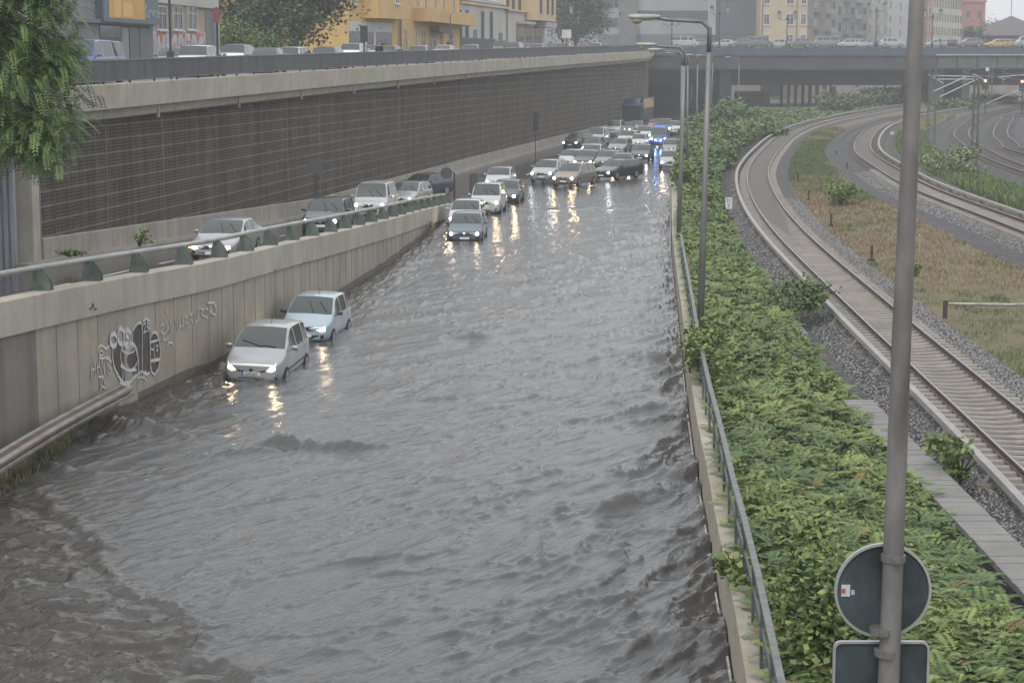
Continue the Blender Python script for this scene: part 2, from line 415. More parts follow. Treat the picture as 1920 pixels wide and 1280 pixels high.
B3 = [(735,400),(745,270),(790,235),(825,270),(828,500),(832,700),(830,880),(790,905),(738,870)]
B4 = [(835,480),(855,415),(885,397),(915,420),(940,500),(955,620),(945,760),(925,850),(885,910),(850,880),(835,780)]
for B in (B1, B2, B3, B4): blob(B, .016)
g.mi = 0
CI = lambda cx, cy, rx, ry, n=14, a0=0, a1=6.283: [(cx+rx*math.cos(a0+(a1-a0)*k/n), cy+ry*math.sin(a0+(a1-a0)*k/n)) for k in range(n+1)]
for B in (B2, B3, B4): stroke(g, B+[B[0]], .05, .024)
stroke(g, B1[:9], .06, .024); stroke(g, CI(580,690,105,170), .05, .024); stroke(g, CI(570,600,75,55), .035, .024)
for k in range(4): stroke(g, [(520+k*22,640),(560+k*22,565)], .03, .026)
stroke(g, [(475,800),(530,840),(600,860),(665,850)], .05, .026); stroke(g, [(490,820),(500,985),(520,845)], .04, .026)
stroke(g, CI(390,495,42,75), .09, .028); stroke(g, CI(480,450,40,95), .09, .028); stroke(g, CI(550,470,38,100), .09, .028)
stroke(g, [(195,640),(215,575),(250,560),(310,600),(350,560),(370,500)], .05); stroke(g, CI(245,650,25,30), .04)
stroke(g, [(590,560),(600,420),(560,360),(540,450),(590,470)], .08, .028); stroke(g, [(440,430),(460,370),(490,350)], .06, .028)
stroke(g, [(470,1000),(530,1030),(585,1020)], .08, .026)
stroke(g, [(835,520),(940,490)], .04, .026); stroke(g, [(835,745),(950,725)], .06, .026); stroke(g, CI(915,590,12,32), .035, .028); stroke(g, [(875,520),(878,780)], .035, .028); stroke(g, [(840,600),(870,610),(895,740)], .035, .028)
stroke(g, [(748,320),(765,285),(778,310),(748,410),(785,385)], .035, .028); stroke(g, [(790,275),(812,300),(790,335),(818,355),(795,395)], .035, .028)
for s_ in ([(155,750),(130,840),(125,980)],[(160,745),(165,830)],[(128,850),(175,840)],[(170,950),(180,860),(172,740)],[(200,760),(205,900),(195,820),(230,815)],[(230,740),(215,790),(240,850),(225,910)],[(250,700),(252,910)],[(250,720),(290,900)],[(290,710),(280,900)],[(310,720),(330,890),(320,800)],[(300,700),(360,750),(330,800),(365,850),(345,915),(330,890)],[(220,700),(240,720),(330,700),(370,760)],[(230,930),(235,1090)],[(210,940),(270,930)],[(262,940),(240,1100),(205,1160)],[(290,970),(280,1010),(300,1020),(288,975)],[(255,1050),(300,1070)],[(350,620),(345,740)],
    [(675,860),(685,960),(705,860),(708,1010)],[(740,830),(725,940),(770,950),(740,870)],[(785,860),(750,930),(790,985),(800,940)],[(688,970),(682,1080)],[(650,900),(690,950),(720,940)],
    [(960,330),(985,300),(1005,340),(960,400),(1000,420)],[(1010,330),(1005,420),(1030,380),(1020,320)],[(1040,300),(1035,400),(1060,330),(1062,420)],[(1075,260),(1085,400)],[(1020,110),(1025,200)],[(1000,440),(985,480),(1020,500),(1050,460),(1040,520)],[(1030,590),(1060,520),(1095,530),(1105,560)],
    [(1180,230),(1150,300),(1165,380)],[(1195,240),(1180,340),(1205,330)],[(1240,190),(1220,250),(1240,300),(1215,330)],[(1250,230),(1280,210),(1260,280),(1290,300)],[(1300,200),(1300,320)],[(1310,190),(1340,180),(1320,240),(1345,290)],[(1370,170),(1375,290),(1400,250)],[(1410,120),(1400,200),(1425,260)],[(1440,130),(1480,120),(1450,180),(1485,220)],[(1500,100),(1490,200),(1520,230),(1530,130),(1505,110)],[(1545,90),(1545,200),(1560,150)],[(1580,80),(1560,140),(1590,190),(1630,180)],[(1520,50),(1600,45),(1630,110),(1600,60)],[(1630,120),(1620,200)],[(1230,300),(1235,380)],[(1260,300),(1262,370)],[(1285,320),(1285,380)]):
    stroke(g, s_, .038)
g.build('graffiti', [wp, bp], rt)

# ------------------------------------------------------------ right hand wall and railing
RW_Y = [y for y in np.arange(6, 384, 3.0)]
wl = empty('flood_wall', (ww(30), 30, -8.8), 'straight low concrete wall on the right side of the flooded road', 'wall')
MB().sweep([(ww(y), y, 0) for y in RW_Y], [(-.05,-9.9),(-.48,-9.9),(-.48,-7.8),(-.05,-7.74)][::-1]).build('wall', conc, wl)
MB().sweep([(ww(y)-.012, y, -8.8) for y in RW_Y[:60]], [(-.02,.10),(-.02,.15),(.012,.15),(.012,.10)]).build('waterline', mat('scum_line', (.34,.33,.3), rough=.9, var=.4, scale=6), wl)
rl = empty('wall_railing', (ww(20)+.25, 20, -7.77), 'dark steel two bar railing on top of the right hand wall', 'railing')
rp = mat('railing_steel', (.10,.115,.12), rough=.4, metal=.4, var=.4, scale=5)
ry = [y for y in np.arange(7, 79, 3.0)]
MB().sweep([(ww(y)+.27, y, -6.8) for y in ry], [(.045,-.03),(-.045,-.03),(-.045,.02),(.045,.02)]).build('top_rail', mat('railing_top', (.15,.16,.155), rough=.45, metal=.35, var=.3, scale=5), rl)
MB().sweep([(ww(y)+.27, y, -7.25) for y in ry], [(.015,-.035),(-.015,-.035),(-.015,.035),(.015,.035)]).build('middle_rail', rp, rl)
for y in np.arange(8, 76, 2.0):
    MB().box((ww(y)+.27, y, -7.3), (.04,.07,1.0)).build('post', rp, rl)

# ------------------------------------------------------------ railway ground
def crom(P, step):
    P = [Vector(p) for p in P]; P = [P[0]*2-P[1]]+P+[P[-1]*2-P[-2]]; out = []
    for i in range(1, len(P)-2):
        n = max(2, int((P[i+1]-P[i]).length/.3))
        for k in range(n):
            t = k/n; a, b_, c, d = P[i-1], P[i], P[i+1], P[i+2]
            out.append(.5*((2*b_)+(-a+c)*t+(2*a-5*b_+4*c-d)*t*t+(-a+3*b_-3*c+d)*t**3))
    out.append(P[-2]); s = [0]
    for i in range(1, len(out)): s.append(s[-1]+(out[i]-out[i-1]).length)
    q = np.arange(0, s[-1], step)
    return [Vector((np.interp(v, s, [p.x for p in out]), np.interp(v, s, [p.y for p in out]), np.interp(v, s, [p.z for p in out]))) for v in q]
T1 = [(9.9,8),(10.7,22),(11.45,36.1),(11.75,44),(12.05,53.1),(12.5,66),(13.6,92.6),(15.2,115),(17.7,138.5),(20.6,158),(24,177.5),(28.4,201),(34.3,227),(42.6,256),(54.4,290),(66,320),(90,372)]
T2 = [(25.4,40),(25.6,75),(26.1,97.5),(26.8,125),(28.6,147),(31.1,170),(35.6,195),(42.6,226),(50.9,255),(59,278),(90,352)]
T3 = [(36,60),(36.8,110),(38.9,146.4),(42,172),(48.2,207),(58,244),(67,273),(78.5,302),(104,360)]
T4 = [(41.6,80),(43.4,130),(45.6,171.8),(48.2,187),(53.4,211),(64,250),(73.5,278),(112,360)]
tracks = [crom([(x, y, ztr(y)) for x, y in T], .6) for T in (T1, T2, T3, T4)]
t1x = lambda y: float(np.interp(y, [p.y for p in tracks[0]], [p.x for p in tracks[0]]))
def zground(x, y):
    a0 = ww(y)+.45; a1 = t1x(y)-2.6
    t = min(1, max(0, (x-a0)/max(.5, a1-a0)))
    return -7.95*(1-t)+(ztr(y)-.42)*t
gm = mat('railway_earth', (.165,.115,.078), rough=.95, scale=.16, col2=(.10,.115,.045), bump=.03, bscale=3)
rows = []
for y in np.arange(6, 394, 3.0):
    a0 = ww(y)+.45; a1 = t1x(y)-2.6
    rows.append([(x, y, zground(x, y)) for x in [a0, a0*.5+a1*.5, a1, a1+6, a1+15, a1+40, a1+100, a1+260]])
tag(MB().grid(rows).build('railway_ground', gm), kind='structure')
# ------------------------------------------------------------ far bridge
bdg = empty('road_bridge', (110, 332, -9), 'long low steel road bridge with blue edge beam across the whole background', 'bridge')
blue = mat('bridge_blue', (.05,.072,.10), rough=.5, var=.25, scale=.5); bgrey = mat('bridge_grey', (.045,.045,.05), rough=.6, var=.3, scale=.3); bdark = mat('bridge_dark', (.018,.018,.02), rough=.8, var=.3, scale=.5)
X0, X1 = 22.0, 260.0; XM = (X0+X1)/2; XL = X1-X0
MB().box((XM, 345, 1.95), (XL, 30, .7)).build('deck', asph_dry, bdg)
MB().box((XM, 329.9, 1.55), (XL, .25, 1.25)).build('edge_beam', blue, bdg)
MB().box((XM, 330.6, -.25), (XL, 1.0, 2.35)).build('girder', bgrey, bdg)
g2 = MB()
for y in (333.5, 338, 343, 348, 353, 358): g2.box((XM, y, -1.3), (XL, .6, 5.6))
g2.build('main_girder', bdark, bdg)
for x in np.arange(X0+1, X1, 2.6): MB().box((x, 330.05, -.25), (.12, .2, 2.3)).build('stiffener', bgrey, bdg)
MB().box((166, 329.6, 1.05), (188, .5, .16)).build('ledge', mat('bridge_ledge', (.4,.4,.39), rough=.5, var=.2), bdg)
pn = MB()
for k in range(9): pn.box((74+k*3.4, 329.85, -.2), (3.2, .12, 2.0))
pn.build('panel', mat('bridge_panel', (.07,.09,.08), rough=.6, var=.2), bdg)
for k in range(16):
    x = 46.6+k*.62; c = MB(); c.box((x, 334+(k%2)*6, -6.4), (.26,.3,5.4)); c.build('column', bdark, bdg)
MB().box((36.5, 356, -4.5), (2, 50, 9)).build('side_pier', bdark, bdg)
MB().box((29, 372, -1), (15, 60, 5)).build('tunnel_roof', bdark, bdg); MB().box((29.5, 392, -5.5), (13.5, 1, 8)).build('shade_slab', bdark, bdg)  # dark slab added at the far end so the underpass looks deep in shade
for x, wd in ((73,2.5),(78,1.4),(126,2),(150,2)): MB().box((x, 345, -5), (wd, 24, 8)).build('pier', concrete('pier_concrete', (.11,.11,.105), .5), bdg)
brl = empty('bridge_railing', (110, 330, 2.3), 'thin upright bar railing along the blue edge of the far bridge', 'railing')
r = MB()
for x in np.arange(X0, X1, .42): r.box((x, 330.1, 2.75), (.05,.04,1.0))
r.build('upright', mat('bridge_rail', (.17,.19,.2), rough=.5, metal=.3), brl)
MB().box((XM, 330.1, 3.27), (XL,.07,.06)).build('handrail', MATS['bridge_rail'], brl)
# ------------------------------------------------------------ grass bank by the guard rail
rows = []
for y in np.arange(30, 48.1, .75):
    e = float(np.interp(y, [30,37,42,46,49], [-10.9,-10.45,-10.2,-10.4,-10.6])); a = rw(y)+.02
    if a > e: e = a+.02
    rows.append([(a+(e+.5-a)*k/8, y, -8.83+.30*max(0, e-(a+(e+.5-a)*k/8))-(.2 if k == 8 else 0)+.05*vnoise(np.array(k*1.3), np.array(y*1.7), 3)) for k in range(9)])
tag(MB().grid(rows).build('grass_bank', mat('bank_soil', (.06,.055,.03), rough=.9, scale=2.5, col2=(.05,.065,.025), bump=.03, bscale=9), smooth=True), kind='structure')
# ============================================================ WATER
def waves(X, Y):
    wx = X+1.4*fbm(X*.22, Y*.22, 2, 5); wy = Y+1.4*fbm(X*.22+9, Y*.22, 2, 8)
    fade = np.interp(Y, [20,70,110,150], [1,.8,.45,.08])
    U_ = wx*.55+wy*.83; V_ = wx*.83-wy*.55
    a = 1-np.abs(2*fbm(U_*.17, V_*.62, 3, 1)-1); a = np.clip(a, 0, 1)**4
    b_ = 1-np.abs(2*fbm(U_*.5, V_*1.7, 3, 21)-1); b_ = b_**3
    rightside = np.exp(-np.clip(ww_np(Y)-X, 0, 9)/2.2)
    reg = fbm(X*.12+3, Y*.09, 2, 44)
    h = (.032+.17*rightside+.045*reg)*a + (.018+.07*rightside+.02*reg)*b_ + .032*(fbm(U_*.9, V_*2.6, 2, 61)-.5) + .014*(fbm(U_*2.2, V_*7, 3, 81)-.5)
    cre = np.clip(1-np.abs(2*fbm(U_*.38+7, V_*1.0, 4, 121, .55)-1), 0, 1)**9; h = h+(.02+.14*rightside+.05*reg)*cre*(.4+fbm(X*4, Y*6, 2, 7))
    h = (h-.05)*fade
    # breaking crests and the jump where the side stream comes in
    for px, py, sx, sy, am, tilt in ((575,838,1.5,.22,.26,.02),(440,850,1.3,.2,.13,.05),(885,632,1.0,.3,.17,-.2),(830,748,.6,.2,.12,-.1),(1010,600,.7,.3,.1,0),(330,815,1.2,.3,.14,-.3),(230,800,1.0,.35,.2,-.5),(1230,680,1.0,.4,.18,.4),(1290,900,.8,.5,.2,.3),(1180,950,1.2,.3,.16,.5),(1250,790,.9,.3,.14,.2),(400,760,1.2,.25,.1,-.1),(404,692,.35,.3,.20,.4),(470,728,.9,.12,.07,.0),(560,700,.5,.2,.08,.6),(655,625,.6,.2,.09,.3),(130,880,1.2,.35,.12,-.8)):
        c = at(px, py, z=ZW); u = X-c.x; v = Y-c.y-tilt*u-.25*np.sin(u*2.1+px)
        h = h+am*np.exp(-(u/sx)**2-(v/sy)**2)*(.35+1.3*fbm(X*3.1, Y*3.5, 3, 33))
    c0, c1 = at(85, 930, z=ZW), at(560, 1400, z=ZW)
    L = np.hypot(c1.x-c0.x, c1.y-c0.y); nx, ny = (c1.y-c0.y)/L, -(c1.x-c0.x)/L
    d = (X-c0.x)*nx+(Y-c0.y)*ny+.45*(fbm(X*.9, Y*.9, 3, 71)-.5)*2.2
    along = ((X-c0.x)*(c1.x-c0.x)+(Y-c0.y)*(c1.y-c0.y))/L
    m = 1/(1+np.exp(-np.clip(d/.45, -30, 30)))*(along > -1.5)
    side = np.clip(m, 0, 1)
    ch = (1-np.abs(2*fbm(X*.9+Y*.4+.6*fbm(X*1.2,Y*1.2,2,3), Y*1.7-X*.25, 4, 91, .5)-1))**1.6+.45*(1-np.abs(np.sin(d*1.5+2.2*fbm(X*.7,Y*.7,2,19))))**2
    h = h*(1-side*.5)+side*(.19*(ch-.5)-.03)+.07*np.exp(-(d/.22)**2)*(along > -.5)*(.4+1.2*fbm(X*4, Y*4, 2, 55))
    # choppy shore along the ramp wall
    sh = np.exp(-((X-rw_np(Y)-.8)/1.3)**2)*(Y > 44)*(Y < 112)
    h = h+sh*.13*((1-np.abs(2*fbm(X*1.7, Y*1.1, 4, 15, .6)-1))**2-.3)
    mud = np.clip(side*.95*(.35+1.1*fbm(X*.8,Y*1.2,3,202))+sh*.5+.5*rightside*fbm(X*.9,Y*1.3,2,303)+.3*np.clip(reg-.45, 0, 1), 0, 1)
    return h, mud
rw_np = lambda Y: np.interp(Y, [a for a, b in RWP], [b for a, b in RWP])
ww_np = lambda Y: np.interp(Y, [a for a, b in WWP], [b for a, b in WWP])
mw_np = lambda Y: np.interp(Y, [a for a, b in MWP], [b for a, b in MWP])
ys = [16.0]
py = 1420.0
while py > 322: ys.append(at(960, py, z=ZW).y); py -= 2.0 if py < 1290 else 6
YY = np.array(sorted(set(ys))); NX = 560
xl = np.where(YY < 116, rw_np(YY)-.15, mw_np(YY)); xl = np.where(YY < 44, rw_np(YY)-.15-np.clip((44-YY)*.5, 0, 4), xl)
xr = ww_np(YY)+.02
T = np.linspace(0, 1, NX)[None, :]
Xg = xl[:,None]*(1-T)+xr[:,None]*T; Yg = np.repeat(YY[:,None], NX, 1)
H, MU = waves(Xg, Yg)
n0, n1 = Xg.shape; idx = np.arange(n0*n1).reshape(n0, n1)
Fq = np.stack([idx[:-1,:-1], idx[:-1,1:], idx[1:,1:], idx[1:,:-1]], -1).reshape(-1,4)
wm = bpy.data.materials.new('flood_water'); wm.use_nodes = True; n = wm.node_tree; pb_ = n.nodes['Principled BSDF']
pb_.inputs['Roughness'].default_value = .07; pb_.inputs['IOR'].default_value = 1.5
at_ = n.nodes.new('ShaderNodeAttribute'); at_.attribute_name = 'mud'
rp_ = n.nodes.new('ShaderNodeMixRGB'); rp_.inputs[1].default_value = (.066,.065,.065,1); rp_.inputs[2].default_value = (.034,.028,.021,1)
n.links.new(at_.outputs['Fac'], rp_.inputs[0]); n.links.new(rp_.outputs[0], pb_.inputs['Base Color'])
geo = n.nodes.new('ShaderNodeNewGeometry'); mp_ = n.nodes.new('ShaderNodeMapping'); mp_.inputs['Scale'].default_value = (.38,1.25,1); mr_ = n.nodes.new('ShaderNodeMapping'); mr_.inputs['Rotation'].default_value = (0,0,-.986)
n.links.new(geo.outputs['Position'], mr_.inputs[0]); n.links.new(mr_.outputs[0], mp_.inputs[0]); prev = None
for sc, di in ((.9,.045),(3.2,.042),(11,.022),(34,.005)):
    tx = n.nodes.new('ShaderNodeTexNoise'); tx.inputs['Scale'].default_value = sc; tx.inputs['Detail'].default_value = 4; tx.inputs['Distortion'].default_value = .6
    n.links.new(mp_.outputs[0], tx.inputs[0]); bu = n.nodes.new('ShaderNodeBump'); bu.inputs['Distance'].default_value = di; bu.inputs['Strength'].default_value = .8
    n.links.new(tx.outputs['Fac'], bu.inputs['Height'])
    if prev: n.links.new(prev, bu.inputs['Normal'])
    prev = bu.outputs[0]
n.links.new(prev, pb_.inputs['Normal'])
wo_ = npmesh('flood_water', np.stack([Xg, Yg, ZW+H], -1).reshape(-1,3), Fq, wm, smooth=True)
ca = wo_.data.attributes.new('mud', 'FLOAT', 'POINT'); ca.data.foreach_set('value', MU.astype(np.float32).ravel())
tag(wo_, kind='structure')

# ============================================================ TRACKS
ballast = mat('ballast', (.032,.031,.033), rough=.95, scale=5, col2=(.105,.102,.104), bump=.05, bscale=11, detail=2)
ball_br = mat('ballast_brown', (.085,.075,.066), rough=.9, scale=6, col2=(.15,.135,.12), bump=.03, bscale=10)
sleeper_m = concrete('sleeper_concrete', (.30,.275,.245), .4)
rail_m = mat('rail_steel', (.11,.085,.08), rough=.55, metal=.3, var=.3, scale=2)
shine = mat('rail_head', (.30,.28,.28), rough=.35, metal=.7, var=.1)
cover_m = mat('rail_cover', (.27,.262,.25), rough=.5, var=.15, scale=2)
sleeper_d = mat('sleeper_dirty', (.10,.092,.085), rough=.9, var=.3, scale=3)
smb = MB()
sec = [(-1.3,.0,.10),(-.95,.0,.11),(-.7,.015,.12),(-.45,-.03,.10),(0,-.045,.09),(.45,-.03,.10),(.7,.015,.12),(.95,0,.11),(1.3,0,.10)]
for i in range(len(sec)-1):
    (a, za, wa), (c, zc, wc) = sec[i], sec[i+1]
    p = [(a,-wa,za),(c,-wc,zc),(c,wc,zc),(a,wa,za)]; q = [(a,-wa-.03,-.18),(c,-wc-.03,-.18),(c,wc+.03,-.18),(a,wa+.03,-.18)]
    smb.face(p); smb.face([q[0],q[1],p[1],p[0]]); smb.face([p[3],p[2],q[2],q[3]])
    if i == 0: smb.face([q[3],q[0],p[0],p[3]])
    if i == len(sec)-2: smb.face([q[1],q[2],p[2],p[1]])
labs = ['curved railway track with side conductor rail nearest the green strip', 'second curved track beyond the brown grass with conductor rail on its right', 'third curved track beside the lattice masts', 'farthest curved track at the right edge of the picture']
sl_proto = None
for ti, P in enumerate(tracks):
    t = empty('railway_track', P[0], labs[ti], 'railway track', 'curved railway tracks')
    pw = [p for p in P[::4]]
    MB().sweep([(p.x,p.y,p.z-.26) for p in pw], [(2.7,-.22),(1.65,.03),(1.3,.0),(-1.3,.0),(-1.55,.03),(-2.4,-.22)], closed=False).build('ballast_bed', ballast, t)
    for sg in (-1, 1):
        rb = MB(); rb.sweep([(p.x,p.y,p.z) for p in P[::3]], [(sg*.7535+a, h) for a, h in ((.036,-.004),(.036,-.04),(.012,-.05),(.012,-.13),(.07,-.145),(.07,-.165),(-.07,-.165),(-.07,-.145),(-.012,-.13),(-.012,-.05),(-.036,-.04),(-.036,-.004))]); r_ = rb.build('rail', rail_m, t)
        hb = MB(); hb.sweep([(p.x,p.y,p.z) for p in P[::3]], [(sg*.7535+.03,0),(sg*.7535-.03,0)], closed=False); hb.build('rail_head', shine, r_)
    rest = []; cnt = 0
    order = [k for k in range(1, len(P)-1)]
    vis = [k for k in order if P[k].y > (33 if ti == 0 else 88 if ti == 1 else 140 if ti == 2 else 165)]
    ind = set(vis[:99])
    V = np.array(smb.v); Fs = smb.f; MV = []; MF = []
    for k in order:
        d = P[k+1]-P[k-1]; ang = math.atan2(d.y, d.x)-math.pi/2
        if k in ind:
            if sl_proto is None:
                me = bpy.data.meshes.new('sleeper'); me.from_pydata(smb.v, [], smb.f); me.materials.append(sleeper_m); sl_proto = me
            o = bpy.data.objects.new('sleeper', sl_proto); COL.objects.link(o); o.parent = t
            o.location = P[k]-t.location-Vector((0,0,.165)); o.rotation_euler = (0, 0, ang)
            if ti > 1: o.material_slots[0].link = 'OBJECT'; o.material_slots[0].material = sleeper_d
        elif P[k].y > 20:
            c_, s_ = math.cos(ang), math.sin(ang); i0 = len(MV)*len(V)
            R = np.stack([V[:,0]*c_-V[:,1]*s_+P[k].x, V[:,0]*s_+V[:,1]*c_+P[k].y, V[:,2]+P[k].z-.165], 1); MV.append(R)
            MF += [tuple(i0+j for j in f) for f in Fs]
    me = bpy.data.meshes.new('sleepers'); me.from_pydata(np.concatenate(MV).tolist(), [], MF); me.materials.append(sleeper_m if ti == 0 else sleeper_d)
    o = link('sleepers', me, t); o['kind'] = 'stuff'
    if ti < 2:
        sg = 1 if ti == 0 else -1
        cr = MB(); cr.sweep([(p.x,p.y,p.z) for p in P[::3]], [(sg*1.52+a, h) for a, h in ((.11,.02),(.085,.14),(-.085,.14),(-.11,.02))]); cr.build('conductor_rail_cover', cover_m, t)
        br = MB()
        for k in range(4, len(P)-2, 8):
            d = (P[k+1]-P[k-1]).normalized(); l = Vector((-d.y, d.x, 0))*sg
            q = P[k]+l*1.52; br.bar(q+Vector((0,0,-.35)), q+Vector((0,0,.03)), .12); br.bar(P[k]+l*1.2+Vector((0,0,-.2)), P[k]+l*1.9+Vector((0,0,-.22)), .12); br.bar(q+l*.28+Vector((0,0,-.22)), q+l*.12+Vector((0,0,.02)), .06)
        br.build('conductor_rail_bracket', mat('bracket_resin', (.25,.215,.17), rough=.7, var=.3, scale=3), t)
# brown dirt between the rails of the first track where the sleepers are covered
for ti, (a, c) in ((0, (78, 250)), (1, (110, 250))):
    P = [p for p in tracks[ti] if a < p.y < c][::3]
    tag(MB().sweep([(p.x,p.y,p.z-float(np.interp(p.y, [a, a+16, a+45], [.29,.225,.14]))) for p in P], [(.68,0),(0,.015),(-.68,0)], closed=False).build('track_dirt', ball_br), 'brown dirt filling the %s track between its rails' % ('first' if ti == 0 else 'second'), 'dirt', kind='stuff')
# dark ballast margin between the green strip and the first track, and beside the others
def margin(P, a, c, off=-.12):
    if a < 6: return MB().sweep([(p.x,p.y,p.z+off) for p in P[::4]], [(a,-.27),(c,-.235)], closed=False)
    rows = []
    for p in P[::4]:
        x0 = max(p.x-a, ww(p.y)+.6)
        if x0 < p.x-c-.1: rows.append([(x0, p.y, p.z+off-.27), (p.x-c, p.y, p.z+off-.235)])
    return MB().grid(rows)
for ti, a, c in ((0,6.3,2.5),(1,4.0,2.5),(1,-2.3,-3.0),(2,4.2,2.5),(3,2.7,-4.5)):
    P = [p for p in tracks[ti] if p.y < (160 if (ti, a) == (0, 4.6) else 330)]
    tag(margin(P, a, c).build('gravel', ballast), kind='structure')
# loose ballast stones near the camera
rng = np.random.default_rng(3)
def stones(name, pts, r, m, label):
    n = len(pts); base = np.array([[1,0,0],[-1,0,0],[0,1,0],[0,-1,0],[0,0,1],[0,0,-1]], float)
    V = base[None]*r*rng.uniform(.6, 1.25, (n,6,1)); a = rng.uniform(0, 6.28, n); c, s_ = np.cos(a)[:,None], np.sin(a)[:,None]
    X = V[...,0]*c-V[...,1]*s_; Y = V[...,0]*s_+V[...,1]*c; tl = rng.uniform(-.9,.9,(n,1)); Z = V[...,2]*.8+X*tl; V = np.stack([X,Y,Z], -1)+pts[:,None,:]
    f = np.array([[0,2,4],[2,1,4],[1,3,4],[3,0,4],[2,0,5],[1,2,5],[3,1,5],[0,3,5]]); Fq = (np.arange(n)[:,None,None]*6+f[None]).reshape(-1,3)
    mi = np.repeat(rng.integers(0, 3, n), 8)
    return tag(npmesh(name, V.reshape(-1,3), Fq, m, mi), label, 'gravel', kind='stuff')
stm = [mat('stone_a', (.07,.068,.07), rough=.75, var=.2, scale=5), mat('stone_b', (.15,.145,.145), rough=.75, var=.2, scale=5), mat('stone_c', (.27,.26,.255), rough=.75, var=.2, scale=5)]
N = 62000; yy = 24+rng.uniform(0, 1, N)**1.3*95; k = rng.integers(0, 3, N)
TP = np.array([[p.x,p.y,p.z] for p in tracks[0]]); tx = np.interp(yy, TP[:,1], TP[:,0]); tz = np.interp(yy, TP[:,1], TP[:,2])
off = np.where(k == 1, rng.uniform(1.33, 2.35, N), rng.uniform(-4.4, -1.35, N))
off = np.where((yy > 60) & (off < 0), off*np.interp(yy, [60,100], [1,1.25]), off); zz = tz-.25+np.interp(np.abs(off), [0,1.3,1.75,2.75,4.6], [0,0,0,-.22,-.28])
stones('ballast_stones', np.stack([tx+off, yy, zz+.01], 1), .042, stm, 'loose grey ballast stones beside the first track')

N = 20000; yy = 66+rng.uniform(0, 1, N)*80; T2Q = np.array([[p.x,p.y,p.z] for p in tracks[1]]); off = rng.uniform(-4.1, -1.4, N)
stones('ballast_stones', np.stack([np.interp(yy, T2Q[:,1], T2Q[:,0])+off, yy, np.interp(yy, T2Q[:,1], T2Q[:,2])-.24+np.interp(-off, [1.3,1.75,2.75,4.6], [0,0,-.18,-.2])], 1), .06, stm, 'loose grey ballast stones along the near side of the second track')
# ============================================================ GREEN STRIP
lg = [mat('leaf_mid', (.102,.152,.044), rough=.55, var=.3, scale=3), mat('leaf_light', (.175,.225,.068), rough=.55, var=.3, scale=3), mat('leaf_dark', (.040,.080,.022), rough=.6, var=.3, scale=3), mat('leaf_red', (.17,.12,.045), rough=.6, var=.3, scale=3), mat('leaf_blue', (.085,.135,.05), rough=.55, var=.25, scale=3)]
for m in lg: m.node_tree.nodes['Principled BSDF'].inputs['Specular IOR Level'].default_value = .35
tra = 8.0
def strip_z(x, y): 
    a0 = ww_np(y)+.45; a1 = np.interp(y, TP[:,1], TP[:,0])-2.6
    t = np.clip((x-a0)/np.maximum(.5, a1-a0), 0, 1); return -7.95*(1-t)+(-8.49+.005*(y-54)-.42)*t
def right_edge(y): return np.minimum(np.interp(y, [0,26,40,60,75,95,120,200,320], [8.0,8.05,8.15,8.6,9.6,11.8,16,60,90]), np.interp(y, TP[:,1], TP[:,0])-np.interp(y, [60,100,140], [3.6,3.0,2.9]))
def height(x, y): return np.interp(y, [0,70,120,170,205,225], [.42,.45,.7,1.5,1.7,.3])*(.45+1.1*fbm(x*.45, y*.45, 3, 9))
N = 36000
y = 13+(rng.uniform(0, 1, N)**1.35)*85; a0 = ww_np(y)+.42; x = a0+(right_edge(y)+.25-a0)*rng.uniform(0, 1, N)
hh = height(x, y)*rng.uniform(.45, 1.0, N); B = np.stack([x, y, strip_z(x, y)+hh], 1)
az = rng.uniform(0, 6.283, N); el = rng.uniform(-.1, .95, N); D = np.stack([np.cos(az)*np.cos(el), np.sin(az)*np.cos(el), np.sin(el)], 1)
V, Fq = fronds(B, D, rng.uniform(.22, .52, N), rng, pairs=9)
pt = fbm(x*.5, y*.5, 2, 77); kind = np.where(rng.uniform(0,1,N) < .035, 3, np.where(pt+rng.uniform(-.2,.2,N) > .58, 1, np.where(pt+rng.uniform(-.2,.2,N) < .4, 4, 0)))
tag(npmesh('ground_cover', V, Fq, lg, np.repeat(kind, 18)), 'waist high feathery green saplings covering the strip beside the flood wall', 'ground cover', kind='stuff')
N = 26000
y = 11+(rng.uniform(0, 1, N)**1.2)*110; a0 = ww_np(y)+.40; x = a0+(right_edge(y)+.2-a0)*rng.uniform(0, 1, N); cl_ = fbm(x*.9, y*.9, 3, 401); k_ = cl_ > .5; x, y = x[k_], y[k_]
hh = height(x, y)*rng.uniform(.75, 1.35, len(x)); V, Fq = leaf_cards(np.stack([x, y, strip_z(x, y)+hh], 1), np.interp(y, [0,60,120], [.10,.14,.24])[:,None], rng, .6, .5)
tag(npmesh('weeds', V, Fq, [lg[1], mat('leaf_yellow', (.17,.20,.065), rough=.6, var=.3, scale=3), lg[0]], rng.integers(0, 3, len(x))), 'light yellow green weed tops poking out of the feathery saplings', 'weeds', kind='stuff')
